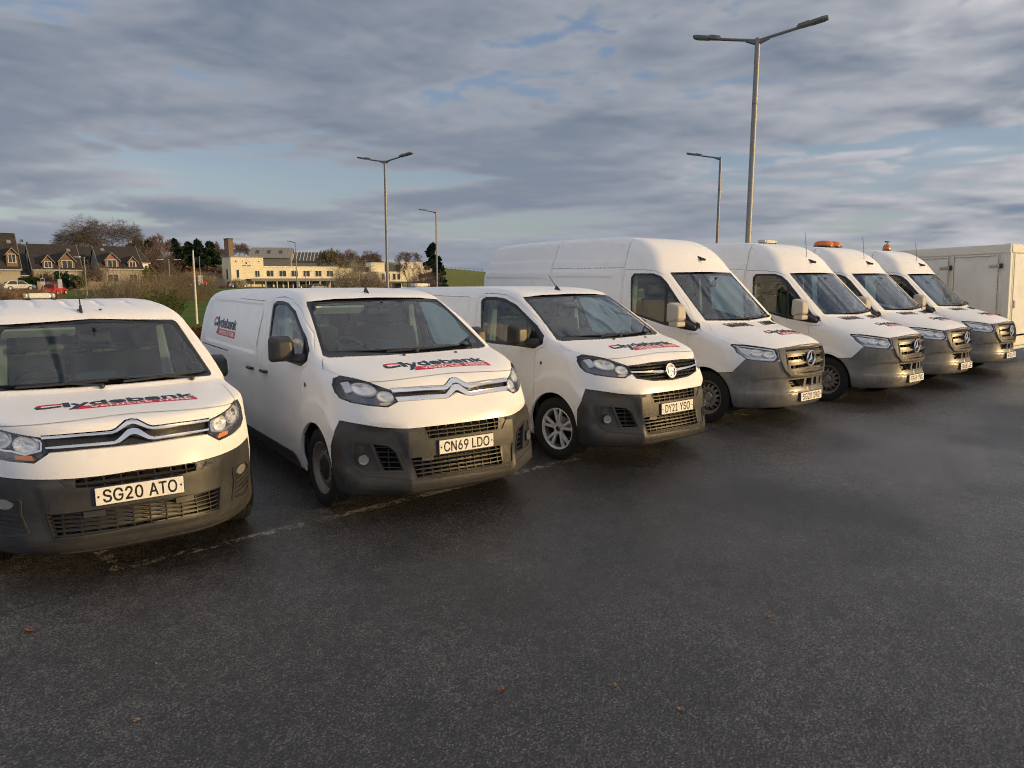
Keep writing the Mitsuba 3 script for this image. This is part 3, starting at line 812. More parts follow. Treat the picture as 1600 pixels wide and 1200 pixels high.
def cab_interior(kit, spec):
    x, z, w = spec['dash']            # rear top edge of the dashboard
    xf = spec['dash_front']
    prof = [(xf, z-.02), ((x+xf)/2, z+.0), (x, z+.01), (x-.06, z-.04), (x-.02, z-.35), (x+.1, z-.6), (xf, z-.6)]
    m = m3.Manifold.extrude(m3.CrossSection([prof[::-1]], m3.FillRule.EvenOdd), 2*w).transform(np.array([[1, 0, 0, 0], [0, 0, -1, w], [0, 1, 0, 0]], float)).to_mesh()
    dash = trimesh.Trimesh(m.vert_properties[:, :3], m.tri_verts, process=False)
    hood = moved(rbox(.24, .40, .12, .05, n=2), (x+.06, -.40, z+.04), ry=-8)
    kit.mesh('dashboard', cat(dash, hood), 'dash_plastic', 30)
    kit.mesh('dashboard__screen', moved(rbox(.03, .28, .15, .012, n=2), (x+.03, -.03, z+.05), ry=-20), 'screen_off')
    steering(kit, spec['wheel_x'], -.40, spec['wheel_z'])
    for k, y in enumerate((-.40, .10, .50)):
        seat(kit, 'seat' if k == 0 else f'seat_{k:03d}', spec['seat_x'], y, zc=spec['seat_z'])
    bx, zb, zt, bw = spec['bulkhead']
    panel = [rbox(.03, 2*bw, zt-zb, .01, (bx, 0, (zb+zt)/2))]
    kit.mesh('bulkhead', cat(*panel), 'bulkhead_grey', 30)
    for k in range(int((zt-zb-.3)/.14)):
        kit.mesh('bulkhead__rib', rbox(.03, 2*bw*.92, .045, .01, (bx+.02, 0, zb+.25+.14*k), 2), 'bulkhead_pale', 30)
    if spec.get('visor'):
        y0, y1, vx, vz, vh, ry = spec['visor']
        kit.mesh('sun_visor', moved(rbox(.02, y1-y0, vh, .009, n=2), (vx, (y0+y1)/2, vz), ry=ry), 'visor_cloth', 40)
    mx, mz = spec['inner_mirror']
    kit.mesh('rear_view_mirror', cat(moved(rbox(.05, .24, .075, .03, n=2), (mx-.06, spec.get('mirror_y', 0), mz-.07), ry=10), tube([(mx+.03, spec.get('mirror_y', 0), mz+.03), (mx-.05, spec.get('mirror_y', 0), mz-.05)], .016, 8)), 'dark_plastic')
    for s in (-1, 1):
        nm = 'seat_belt' if s < 0 else 'seat_belt_001'
        px, py, pz = spec['belt']
        kit.mesh(nm, moved(rbox(.006, .05, .85, .002, n=2), (px, s*py, pz-.42), rx=s*4), 'belt_grey')
        kit.mesh('door_pillar' if s < 0 else 'door_pillar_001', moved(rbox(.10, .05, .95, .02, n=2), (px-.05, s*(py+.045), pz-.40), rx=s*9), 'pillar_trim')

def chevron(kit, B, up, lo, back, key='grille'):
    kit.add(key, slab(B, back.buffer(.004), 'x+', -.035, -.020, .03, thin=True).ply('grille_black'))
    kit.add(key+'__chrome_strip', slab(B, up, 'x+', -.022, .005, .02).ply('chrome'))
    kit.add(key+'__chrome_strip_001', slab(B, lo, 'x+', -.022, .006, .02).ply('chrome'))

def symline(pts):
    return [(-y, z) for y, z in pts[::-1]]+[p for p in pts if p[0] > 0]

def bow(pts_hi, pts_lo):
    """a strip between two symmetric front-view lines given from y=0 outward"""
    a = [(-y, z) for y, z in pts_hi[::-1]]+[p for p in pts_hi if p[0] > 0]
    b = [(-y, z) for y, z in pts_lo[::-1]]+[p for p in pts_lo if p[0] > 0]
    return shapely.Polygon(a+b[::-1]).buffer(0)

def grilles(kit, B, zones, mat='black_plastic'):
    """openings: dark backing and a moulded grid in each: rows (key, zone, zs, ys, tz, ty)"""
    for key, zone, zs, ys, tz, ty, extra in zones:
        kit.add(key+'__backing', slab(B, zone.buffer(.01), 'x+', -.075, -.06, .04).ply('dark_void'))
        wall = zone.difference(zone.buffer(-.003))
        kit.add(key+'__recess', slab(B, wall, 'x+', -.07, -.002, .03).ply('black_plastic'))
        ga, gb = bars2(zone, zs, ys, tz*.72, ty*.75)
        kit.add(key, join(slab(B, ga, 'x+', -.040, -.010, .03), slab(B, gb, 'x+', -.045, -.024, .03)).ply(mat))
        for k, q in enumerate(extra):
            kit.add(f'{key}__blank'+(f'_{k:03d}' if k else ''), slab(B, q.intersection(zone), 'x+', -.04, -.008, .03).ply('bumper_plastic'))

def build_berlingo():
    B, k = berlingo_body(), Kit()
    outer, shell = build_shell(B)
    lamp = rnd(PG((.475, .876), (.505, .968), (.60, .984), (.70, 1.006), (.76, 1.034), (.815, 1.03), (.845, .96), (.845, .88), (.79, .842), (.68, .825), (.555, .819)), .008)
    ug = rnd(PG((-.445, .712), (-.40, .664), (-.20, .652), (.20, .652), (.40, .664), (.445, .712), (.2, .719), (-.2, .719)), .006)
    lg = rnd(PG((-.527, .505), (-.50, .357), (0, .372), (.50, .357), (.527, .505), (.27, .515), (-.27, .515)), .006)
    fog = rnd(PG((.632, .598), (.80, .585), (.835, .52), (.80, .38), (.73, .35), (.603, .372), (.64, .50)), .02)
    ws = rnd(PG((-.775, 1.15), (.775, 1.15), (.79, 1.175), (.655, 1.575), (.625, 1.604), (0, 1.634), (-.625, 1.604), (-.655, 1.575), (-.79, 1.175)), .03)
    gl = rnd(PG((-.735, 1.195), (0, 1.203), (.735, 1.195), (.748, 1.22), (.618, 1.555), (.59, 1.575), (0, 1.602), (-.59, 1.575), (-.618, 1.555), (-.748, 1.22)), .03)
    sw = rnd(PG((-1.35, 1.16), (-2.25, 1.13), (-2.33, 1.55), (-2.05, 1.60), (-1.85, 1.57), (-1.55, 1.38)), .04)
    up = bow([(0, 1.036), (.03, 1.031), (.095, .989), (.12, .980), (.30, .982), (.505, .975)], [(0, 1.012), (.022, 1.008), (.09, .972), (.12, .964), (.30, .967), (.50, .960)])
    lo = bow([(0, .986), (.03, .981), (.095, .926), (.12, .916), (.30, .919), (.488, .913)], [(0, .948), (.02, .944), (.085, .906), (.12, .900), (.30, .904), (.484, .901)])
    back = bow([(0, 1.044), (.04, 1.038), (.10, .998), (.125, .989), (.30, .990), (.506, .983)], [(0, .878), (.30, .883), (.478, .876)])
    spec = dict(windscreen=ws, ws_glass=gl, lamp=lamp, holes=[ug, lg, back], axles=(-.90, -3.62), arch=.36, arch_z=.33, half=.918, side_window=sw, side_glass=sw.buffer(-.025),
                bump_top=[(0, .722), (.25, .716), (.55, .718), (.72, .72), (.90, .735)], bump_side=PG((.4, .1), (.4, 1), (-.60, 1), (-.60, .55), (-.62, .1)), bumper_mat='bumper_plastic',
                bonnet_top=PG((.1, -.80), (-.50, -.765), (-.95, -.80), (-1.12, -.73), (-1.035, -.35), (-1.01, 0), (-1.035, .35), (-1.12, .73), (-.95, .80), (-.50, .765), (.1, .80)), bonnet_front=[(0, 1.062), (.4, 1.052), (.73, 1.03)],
                bonnet_lines=[[(-.52, -.765), (-.95, -.80), (-1.08, -.74)], [(-.52, .765), (-.95, .80), (-1.08, .74)]],
                door=rnd(PG((-1.27, .30), (-1.27, 1.12), (-1.33, 1.20), (-1.55, 1.42), (-1.88, 1.615), (-2.36, 1.60), (-2.32, 1.0), (-2.32, .30)), .04), handle=(-2.2, .98), handle2=None,
                floor=(-4.3, -.02, .85, .20), fire=-1.02, axle_z=.32, dash=(-1.50, 1.10, .72), dash_front=-1.12, wheel_x=-1.72, wheel_z=1.09, seat_x=-2.05, seat_z=.62, bulkhead=(-2.55, .25, 1.62, .70),
                visor=(-.62, -.12, -1.80, 1.525, .14, 62), inner_mirror=(-1.62, 1.54), belt=(-2.22, .62, 1.52))
    shell = common_cab(k, B, shell, spec)
    k.rows.insert(0, ('body', shaded(B, shell, 'white_paint'), None)); k.rows.insert(1, ('body__lining', lining(B, shell), None))
    floor_and_dark(k, B, spec); cab_interior(k, spec)
    lights = dict(bowls=[(.735, .955, .062, .050, 18), (.595, .925, .058, .046, 8)], strip=[(.55, .972), (.51, .945), (.515, .895), (.60, .868), (.665, .885), (.70, .885), (.80, .905), (.815, .96), (.80, 1.01)], strip_w=.005, amber=[(.555, .832), (.655, .838), (.655, .862), (.575, .862)])
    front_lamp(k, B, lamp, -1, lights); front_lamp(k, B, lamp, 1, lights)
    chevron(k, B, up, lo, back)
    ys = [-.40+.10*i for i in range(9)]
    grilles(k, B, [('upper_grille', ug, [.688], ys, .010, .010, [box2(-.46, .6, -.36, .8), box2(.36, .6, .46, .8)]),
                   ('lower_grille', lg, [.37+.0262*i for i in range(6)], [-.45+.1*i for i in range(10)], .009, .009, [box2(-.33, .468, -.21, .505), box2(.21, .468, .33, .505)])])
    for s, nm in ((-1, 'fog_light'), (1, 'fog_light_001')):
        P = fog if s > 0 else mir(fog)
        k.add(nm+'__surround', slab(B, P.difference(P.buffer(-.012)), 'x+', -.004, .010, .03).ply('bumper_plastic'))
        k.add(nm+'__panel', slab(B, P.buffer(-.010), 'x+', -.004, .003, .03).ply('black_plastic'))
        fins = shapely.union_all([shapely.LineString([(s*.60, z), (s*.80, z+.02)]).buffer(.007) for z in (.40, .43, .46, .49)]).intersection(P.buffer(-.014))
        k.add(nm+'__vent', slab(B, fins, 'x+', .0, .012, .03).ply('bumper_plastic'))
        e = affinity.scale(shapely.Point(s*.725, .555).buffer(.042, 14), 1.15, .75)
        k.add(nm, slab(B, e, 'x+', .001, .010, .02).ply('reflector_flat')); k.add(nm+'__lens', patch(B, e.buffer(.004), 'x+', .014, .03).ply('clear_lens'))
    k.add('bumper__chin', slab(B, bow([(0, .338), (.30, .338), (.50, .309), (.76, .297)], [(0, .262), (.50, .250), (.76, .250)]), 'x+', -.003, .007, .04).ply('bumper_plastic'))
    k.add('tow_eye_cover', slab(B, rnd(box2(-.50, .525, -.42, .585), .008), 'x+', -.002, .0025, .03).ply('bumper_plastic'))
    wp = wheel(.318, .205, .205, 'steel16')
    put_wheels(k, wp, [(-.90, -.80, .318, 0), (-.90, .80, .318, 0), (-3.62, -.80, .318, 0), (-3.62, .80, .318, 0)])
    k.mesh('wiper', wiper(B, (-.58, 1.17), (.0, 1.185), (-.05, 1.145)), 'black_plastic'); k.mesh('wiper_001', wiper(B, (.10, 1.17), (.62, 1.185), (.60, 1.145)), 'black_plastic')
    k.mesh('aerial', antenna(B.cast([[-1.84, -.06]], 'z+')[0], .45, .21), 'black_plastic')
    for s, nm in ((-1, 'wing_mirror'), (1, 'wing_mirror_001')):
        mirror_housing(k, nm, (-1.72, s*.965, 1.165), (.15, .11, .20), s, (-1.55, s*.86, 1.13), 'dark_satin')
    for i, y in enumerate((-.30, .30)):
        c = B.cast([[-1.88, y*.1+.05*(1 if i else -1)]], 'z+')[0]
        k.mesh('roof_sensor' if i == 0 else 'roof_sensor_001', rbox(.02, .02, .012, .004, c+[.05, 0, .004], 2), 'black_plastic')
    k.plate = (.008, .597, 4); k.logo = (-.525, 0, 1.0); k.B = B
    return k

def dispatch_like(face):
    """the middle van with one of two faces: 'chevron' or 'badge'"""
    B = _dispatch[0]; k = Kit(); shell = _dispatch[1]
    lamp = rnd(PG((.528, .986), (.558, 1.07), (.63, 1.10), (.71, 1.138), (.78, 1.160), (.845, 1.172), (.895, 1.150), (.912, 1.10), (.908, 1.05), (.888, 1.004), (.832, .976), (.721, .956), (.61, .947)), .008)
    ug = rnd(PG((-.446, .781), (-.38, .683), (.38, .683), (.446, .781)), .008)
    lg = rnd(PG((-.494, .547), (-.460, .388), (.460, .388), (.494, .547)), .006)
    fog = rnd(PG((.865, .672), (.75, .672), (.625, .655), (.575, .60), (.525, .435), (.68, .428), (.80, .425), (.85, .46), (.868, .53)), .012)
    vent = rnd(PG((.735, .655), (.635, .640), (.590, .59), (.545, .45), (.675, .444)), .012)
    ws = rnd(PG((-.80, 1.282), (0, 1.283), (.80, 1.282), (.84, 1.295), (.83, 1.325), (.725, 1.70), (.705, 1.742), (.45, 1.765), (0, 1.775), (-.45, 1.765), (-.705, 1.742), (-.725, 1.70), (-.83, 1.325), (-.84, 1.295)), .012)
    gl = rnd(PG((-.76, 1.333), (0, 1.335), (.76, 1.333), (.785, 1.36), (.692, 1.69), (.672, 1.716), (.4, 1.732), (0, 1.742), (-.4, 1.732), (-.672, 1.716), (-.692, 1.69), (-.785, 1.36)), .03)
    sw = rnd(PG((-1.105, 1.25), (-1.118, 1.335), (-1.278, 1.443), (-1.462, 1.538), (-1.70, 1.652), (-1.93, 1.716), (-2.10, 1.732), (-2.30, 1.728), (-2.385, 1.69), (-2.23, 1.24), (-2.17, 1.198), (-2.0, 1.190), (-1.54, 1.193), (-1.235, 1.188)), .03)
    sg = rnd(PG((-1.275, 1.235), (-1.275, 1.395), (-1.465, 1.508), (-1.70, 1.622), (-1.93, 1.686), (-2.10, 1.703), (-2.28, 1.70), (-2.335, 1.675), (-2.20, 1.25), (-2.15, 1.225), (-1.54, 1.223)), .02)
    zb = rnd(PG((-.56, 1.066), (-.528, .99), (-.49, .936), (-.29, .900), (0, .886), (.29, .900), (.49, .936), (.528, .99), (.56, 1.066), (.25, 1.083), (-.25, 1.083)), .006)
    back = bow([(0, 1.138), (.035, 1.132), (.10, 1.090), (.12, 1.084), (.30, 1.093), (.563, 1.090)], [(0, 1.018), (.08, .985), (.12, .977), (.30, .985), (.528, .983)])
    nose = back if face == 'chevron' else zb
    spec = dict(windscreen=ws, ws_glass=gl, lamp=lamp, holes=[ug, lg, vent, mir(vent), nose], axles=(-.895, -4.17), arch=.375, arch_z=.37, half=.955, side_window=sw, side_glass=sg,
                bump_top=[(0, .776), (.25, .776), (.50, .777), (.65, .785), (.78, .806), (.905, .828), (1.0, .845)], bump_side=PG((.4, .1), (.4, 1), (-.458, 1), (-.452, .72), (-.515, .612), (-.53, .1)), bumper_mat='bumper_plastic',
                bonnet_top=PG((.1, -.86), (-.55, -.835), (-.79, -.905), (-.905, -.865), (-.955, -.835), (-.845, -.55), (-.79, -.2), (-.79, .2), (-.845, .55), (-.955, .835), (-.905, .865), (-.79, .905), (-.55, .835), (.1, .86)),
                bonnet_front=[(0, 1.168), (.35, 1.158), (.71, 1.136), (.85, 1.13)],
                bonnet_lines=[[(-.60, -.85), (-.79, -.905), (-.905, -.865), (-.93, -.84)], [(-.60, .85), (-.79, .905), (-.905, .865), (-.93, .84)]],
                door=rnd(PG((-1.212, .27), (-1.212, 1.17), (-1.08, 1.225), (-1.095, 1.345), (-1.27, 1.468), (-1.42, 1.55), (-1.70, 1.685), (-1.93, 1.752), (-2.15, 1.768), (-2.36, 1.76), (-2.44, 1.70), (-2.37, 1.25), (-2.37, .27)), .025), handle=(-2.267, 1.03), handle2=(-2.744, 1.015),
                floor=(-5.0, -.02, .88, .22), fire=-.98, axle_z=.335, dash=(-1.42, 1.245, .74), dash_front=-1.02, wheel_x=-1.62, wheel_z=1.235, seat_x=-2.0, seat_z=.78, bulkhead=(-2.52, .3, 1.70, .73),
                visor=(-.655, -.17, -1.66, 1.655, .14, 60) if face == 'chevron' else None, inner_mirror=(-1.60, 1.70), belt=(-2.27, .70, 1.66))
    ld = rnd(PG((-2.52, .27), (-2.52, 1.0), (-2.60, 1.60), (-2.62, 1.715), (-3.62, 1.715), (-3.60, .27)), .03)
    shell = common_cab(k, B, shell, spec)
    pr = prism(ld, 'y', -1.3, -.5)
    k.add('load_door', shaded(B, shell ^ pr, 'white_paint')); shell = shell-prism(ld.buffer(.006), 'y', -1.3, -.5)
    k.add('load_door__seal', slab(B, seal_line(ld), 'y-', -.034, -.018, .05).ply('black_trim'))
    k.rows.insert(0, ('body', shaded(B, shell, 'white_paint'), None)); k.rows.insert(1, ('body__lining', lining(B, shell), None))
    floor_and_dark(k, B, spec); cab_interior(k, spec)
    lights = dict(bowls=[(.745, 1.082, .070, .043, -10), (.612, 1.026, .052, .034, -8)], decks=[[(.82, 1.15), (.875, 1.13), (.86, 1.045), (.825, 1.06)]], amber=[(.56, .958), (.66, .962), (.66, .982), (.56, .977)], amber_mat='amber_pale')
    front_lamp(k, B, lamp, -1, lights); front_lamp(k, B, lamp, 1, lights)
    if face == 'chevron':
        up = bow([(0, 1.132), (.03, 1.126), (.095, 1.084), (.12, 1.078), (.30, 1.088), (.563, 1.085)], [(0, 1.094), (.022, 1.090), (.085, 1.052), (.12, 1.047), (.30, 1.058), (.555, 1.056)])
        lo = bow([(0, 1.084), (.03, 1.078), (.095, 1.026), (.12, 1.014), (.30, 1.022), (.543, 1.020)], [(0, 1.036), (.02, 1.031), (.085, .993), (.12, .983), (.30, .992), (.53, .989)])
        chevron(k, B, up, lo, back)
    else:
        z = zb
        k.add('grille', slab(B, z, 'x+', -.045, -.03, .03).ply('dark_void'))
        k.add('grille__frame', slab(B, z.difference(z.buffer(-.012)), 'x+', -.04, .006, .03).ply('grille_black'))
        rows = []
        for i, zz in enumerate(np.arange(.90, 1.08, .032)):
            for j in range(-9, 10):
                y = .066*(j+(i % 2)/2)
                rows.append(stroke([(y-.024, zz+.004), (y+.024, zz-.002)], .010)); rows.append(stroke([(y+.024, zz-.002), (y+.042, zz+.010)], .008))
            rows.append(stroke([(-.6, zz), (.6, zz)], .006))
        k.add('grille__mesh', slab(B, shapely.union_all(rows).intersection(z.buffer(-.008)), 'x+', -.03, -.004, .05).ply('grille_black'))
        bar = bow([(0, .990), (.30, 1.0), (.545, 1.012)], [(0, .962), (.30, .982), (.53, .995)]).difference(shapely.Point(0, .975).buffer(.085))
        k.add('grille__chrome_bar', slab(B, bar, 'x+', -.01, .010, .03).ply('chrome'))
        c = B.cast([[0, .975]], 'x+')[0]
        def badge_piece(poly, d0, d1):
            m = m3.Manifold()
            for g in getattr(poly, 'geoms', [poly]):
                m = m+m3.Manifold.extrude(m3.CrossSection([np.array(r.coords)[:-1].tolist() for r in [g.exterior, *g.interiors]], m3.FillRule.EvenOdd), d1-d0)
            q = m.to_mesh(); t = trimesh.Trimesh(q.vert_properties[:, :3], q.tri_verts, process=False)
            t.apply_transform(np.array([[0, 0, 1, 0], [1, 0, 0, 0], [0, 1, 0, 0], [0, 0, 0, 1.]])); t = moved(t, (d0, 0, 0), ry=-18)
            t.apply_translation(c+[.008, 0, 0]); return t
        disc = shapely.Point(0, 0).buffer(.078, 32)
        k.mesh('badge', badge_piece(disc, -.02, .016), 'dark_chrome', 30)
        k.mesh('badge__ring', badge_piece(disc.difference(disc.buffer(-.012)), -.02, .026), 'chrome', 30)
        # a griffin-like creature with a flag, in relief
        grif = shapely.union_all([PG((-.045, .045), (-.02, .052), (.0, .03), (-.012, .0), (-.02, -.04), (-.045, -.035), (-.035, .0)), PG((-.005, .04), (.05, .05), (.05, .0), (.012, .012)), PG((-.015, -.005), (.028, -.01), (.02, -.055), (-.005, -.05)), stroke([(.0, .05), (.0, -.01)], .008)]).intersection(disc.buffer(-.012))
        k.mesh('badge__emblem', badge_piece(grif, .014, .024), 'chrome', 30)
    ys = [-.40+.08*i for i in range(11)]
    grilles(k, B, [('upper_grille', ug, [.714, .747], ys, .009, .008, [PG((-.45, .8), (-.36, .8), (-.33, .67), (-.40, .67)), PG((.45, .8), (.36, .8), (.33, .67), (.40, .67))]),
                   ('lower_grille', lg, [.388+.032*i for i in range(6)], ys, .010, .008, [box2(.355, .37, .5, .56), box2(-.40, .51, -.30, .56)])])
    for s, nm in ((-1, 'fog_light'), (1, 'fog_light_001')):
        P, V = (fog, vent) if s > 0 else (mir(fog), mir(vent))
        k.add(nm+'__surround', slab(B, P.difference(P.buffer(-.012)), 'x+', -.004, .010, .03).ply('bumper_plastic'))
        k.add(nm+'__panel', slab(B, P.buffer(-.012).difference(V), 'x+', -.004, .002, .03).ply('black_plastic'))
        grilles(k, B, [(f'side_vent'+('_001' if s > 0 else ''), V, [.47, .51, .55, .59, .63], [s*.64], .010, .008, [])])
        rim = shapely.LineString([(s*.745, .668), (s*.685, .432)]).buffer(.007)
        k.add(nm+'__rib', slab(B, rim, 'x+', -.002, .012, .03).ply('bumper_plastic'))
        c = B.cast([[s*.795, .535]], 'x+')[0]; n = np.array([.85, s*.5, 0]); n /= np.linalg.norm(n)
        cup = trimesh.creation.cylinder(.044, .05, sections=28); ring = trimesh.creation.annulus(.040, .050, .055, sections=28)
        A = trimesh.geometry.align_vectors([0, 0, 1], n); A[:3, 3] = c+n*.0
        for m in (cup, ring): m.apply_transform(A)
        ln = trimesh.creation.icosphere(3, .043); ln.vertices[:, 2] *= .35; ln.apply_transform(A); ln.apply_translation(n*.026)
        k.mesh(nm, cup, 'reflector_flat', 30); k.mesh(nm+'__bezel', ring, 'black_plastic', 30); k.mesh(nm+'__lens', ln, 'fog_lens', True)
    k.add('bumper__chin', slab(B, bow([(0, .373), (.47, .374), (.52, .378), (.72, .398), (.88, .42)], [(0, .285), (.48, .285), (.72, .30), (.88, .31)]), 'x+', -.003, .008, .04).ply('bumper_plastic'))
    k.add('tow_eye_cover', slab(B, rnd(box2(-.485, .565, -.415, .625), .008), 'x+', -.002, .0025, .03).ply('bumper_plastic'))
    # lower side cladding, wheel-arch lips
    for s, ax in ((-1, 'y-'), (1, 'y+')):
        clad = rnd(PG((-1.36, .262), (-1.47, .345), (-1.55, .362), (-2.36, .362), (-3.72, .362), (-3.78, .262)), .01)
        k.add('side_moulding' if s < 0 else 'side_moulding_001', slab(B, clad, ax, -.002, .012, .10, thin=False).ply('black_plastic'))
    ln = box2(-4.95, 1.117, -3.70, 1.128)
    k.add('door_track', slab(B, ln, 'y-', -.001, .002, .10).ply('shut_line'))
    k.add('fuel_flap', slab(B, rnd(box2(-1.06, .99, -.98, 1.01), .008), 'y+', -.001, .002, .03).ply('white_paint'))
    lc = B.cast([[-1.10, 1.045]], 'y-')[0]
    k.mesh('side_repeater', moved(trimesh.creation.cylinder(.024, .012, sections=24), lc, rx=90), 'satin', 30); k.mesh('side_repeater__lens', moved(trimesh.creation.cylinder(.015, .018, sections=24), lc, rx=90), 'lamp_black', 30)
    wp = wheel(.343, .215, .222, 'steel16' if face == 'chevron' else 'alloy')
    put_wheels(k, wp, [(-.895, -.815, .343, 0 if face == 'chevron' else 4), (-.895, .815, .343, 0 if face == 'chevron' else 4), (-4.17, -.815, .343, 0), (-4.17, .815, .343, 0)])
    k.mesh('wiper', wiper(B, (-.30, 1.306), (.37, 1.322), (-.02, 1.30)), 'black_plastic'); k.mesh('wiper_001', wiper(B, (.50, 1.33), (.70, 1.38), (.62, 1.305)), 'black_plastic')
    for i, (x, y) in enumerate(((-.77, -.17), (-.77, .36))):
        c = B.cast([[x, y]], 'z+')[0]
        k.mesh('washer_jet' if i == 0 else 'washer_jet_001', rbox(.03, .022, .014, .006, c+[0, 0, .006], 2), 'black_plastic')
    k.mesh('aerial', antenna(B.cast([[-1.86, -.03]], 'z+')[0], .75, .20 if face == 'chevron' else .24), 'black_plastic')
    for s, nm in ((-1, 'wing_mirror'), (1, 'wing_mirror_001')):
        mirror_housing(k, nm, (-1.36 if s < 0 else -1.45, s*(1.065 if s < 0 else 1.03), 1.335), (.17, .17 if s < 0 else .10, .215), s, (-1.19, s*.94, 1.262), 'dark_satin')
    k.plate = (.010, .610, 2); k.logo = (-.385, 0, .97); k.B = B
    return k

_dispatch = [None, None]

def build_sprinter():
    B, k = sprinter_body(), Kit()
    outer, shell = build_shell(B)
    lamp = rnd(PG((.560, .915), (.560, 1.040), (.684, 1.064), (.84, 1.094), (.925, 1.100), (.945, 1.085), (.935, 1.0), (.872, .912), (.765, .893), (.617, .880)), .008)
    gro = rnd(PG((-.55, 1.045), (-.553, .92), (-.50, .783), (-.41, .690), (-.305, .674), (0, .676), (.305, .674), (.41, .690), (.50, .783), (.553, .92), (.55, 1.045), (.43, 1.055), (.15, 1.071), (-.15, 1.071), (-.43, 1.055)), .006)
    gri = rnd(PG((-.466, 1.028), (-.456, .899), (-.42, .80), (-.36, .722), (0, .714), (.36, .722), (.42, .80), (.456, .899), (.466, 1.028), (.15, 1.048), (-.15, 1.048)), .02)
    low = rnd(PG((-.43, .640), (-.365, .537), (.365, .537), (.43, .640)), .02)
    ws = rnd(PG((-.775, 1.372), (0, 1.352), (.775, 1.372), (.805, 1.385), (.752, 2.02), (.735, 2.042), (0, 2.052), (-.735, 2.042), (-.752, 2.02), (-.805, 1.385)), .015)
    gl = rnd(PG((-.75, 1.405), (0, 1.39), (.75, 1.405), (.772, 1.43), (.724, 1.985), (.70, 2.0), (0, 2.012), (-.70, 2.0), (-.724, 1.985), (-.772, 1.43)), .02)
    sw = rnd(PG((-1.115, 1.232), (-1.40, 1.545), (-1.756, 1.906), (-1.86, 1.985), (-1.98, 2.022), (-2.34, 2.022), (-2.39, 1.96), (-2.335, 1.44), (-2.30, 1.425), (-1.69, 1.294), (-1.33, 1.255)), .03)
    sg = rnd(PG((-1.36, 1.30), (-1.48, 1.585), (-1.775, 1.882), (-1.87, 1.955), (-1.98, 1.993), (-2.32, 1.993), (-2.355, 1.95), (-2.31, 1.458), (-1.69, 1.325)), .02).difference(PG((-1.66, 1.2), (-1.70, 1.2), (-1.745, 2.1), (-1.705, 2.1)))
    spec = dict(windscreen=ws, ws_glass=gl, lamp=lamp, holes=[gri, low], axles=(-.97, -4.64), arch=.405, arch_z=.37, half=1.0, side_window=sw, side_glass=sg,
                bump_top=[(0, .87), (.56, .885), (.765, .893), (.872, .908), (1.0, .92)], bump_side=PG((.4, .1), (.4, 1.2), (-.43, 1.2), (-.445, .908), (-.50, .83), (-.572, .738), (-.80, .715), (-.80, .60), (-.62, .1)), bumper_mat='bumper_dusty',
                bonnet_top=PG((.1, -.86), (-.55, -.845), (-.86, -.895), (-.99, -.87), (-1.115, -.765), (-.99, -.35), (-.955, 0), (-.99, .35), (-1.115, .765), (-.99, .87), (-.86, .895), (-.55, .845), (.1, .86)),
                bonnet_lines=[[(-.58, -.85), (-.86, -.895), (-.99, -.87), (-1.08, -.79)], [(-.58, .85), (-.86, .895), (-.99, .87), (-1.08, .79)]],
                bonnet_front=[(0, 1.079), (.2, 1.076), (.43, 1.062), (.56, 1.05), (.70, 1.076), (.85, 1.102)],
                door=rnd(PG((-1.29, .36), (-1.29, 1.20), (-1.09, 1.21), (-1.13, 1.27), (-1.35, 1.53), (-1.48, 1.66), (-1.83, 2.0), (-1.98, 2.055), (-2.2, 2.072), (-2.52, 2.078), (-2.52, .36)), .02), handle=(-2.40, 1.16), handle2=None,
                floor=(-6.0, -.1, .92, .32), fire=-1.08, axle_z=.345, dash=(-1.62, 1.30, .80), dash_front=-1.22, wheel_x=-1.80, wheel_z=1.32, seat_x=-2.1, seat_z=.98, bulkhead=(-2.72, .4, 2.12, .80),
                visor=None, inner_mirror=(-1.66, 1.93), mirror_y=.10, belt=(-2.42, .80, 1.92))
    shell = common_cab(k, B, shell, spec)
    ld = rnd(PG((-2.56, .36), (-2.56, 2.10), (-4.16, 2.10), (-4.16, .36)), .03)
    for nm, poly, y0, y1 in (('load_panel', box2(-4.17, .2, -7, 3), -1.3, -.3),):
        pr = prism(ld, 'y', -1.3, -.5)
        seam = prism(PG((-2.533, 2.09), (-2.545, 2.09), (-2.612, 2.7), (-2.598, 2.7)), 'y', -1.3, -.45)+prism(box2(-4.168, 2.09, -4.156, 2.75), 'y', -1.3, -.45)
        k.add('load_door', shaded(B, shell ^ pr, 'white_paint')); shell = shell-prism(ld.buffer(.006), 'y', -1.3, -.5)-seam
        k.add('load_door__seal', slab(B, seal_line(ld), 'y-', -.034, -.018, .05).ply('black_trim'))
        ss = shapely.union_all([shapely.LineString([(-2.539, 2.09), (-2.605, 2.56)]).buffer(.012), shapely.LineString([(-4.162, 2.09), (-4.162, 2.56)]).buffer(.012)])
        k.add('roof_seam', slab(B, ss.intersection(box2(-9, 0, 9, 2.46)), 'y-', -.034, -.018, .05).ply('shut_line'))
    k.rows.insert(0, ('body', shaded(B, shell, 'white_paint'), None)); k.rows.insert(1, ('body__lining', lining(B, shell), None))
    floor_and_dark(k, B, spec); cab_interior(k, spec)
    lights = dict(bowls=[(.775, 1.0, .050, .036, 0), (.655, .975, .055, .034, 0)], strip=[(.93, 1.088), (.84, 1.078), (.684, 1.047), (.60, 1.030), (.585, .95), (.62, .91), (.76, .915)], strip_w=.006, bucket='lamp_silver', amber=[(.80, 1.04), (.92, 1.07), (.90, 1.0), (.85, .95)], amber_mat='lamp_silver')
    front_lamp(k, B, lamp, -1, lights); front_lamp(k, B, lamp, 1, lights)
    k.add('grille__frame', slab(B, gro.difference(gri), 'x+', -.05, .022, .03).ply('bumper_dusty'))
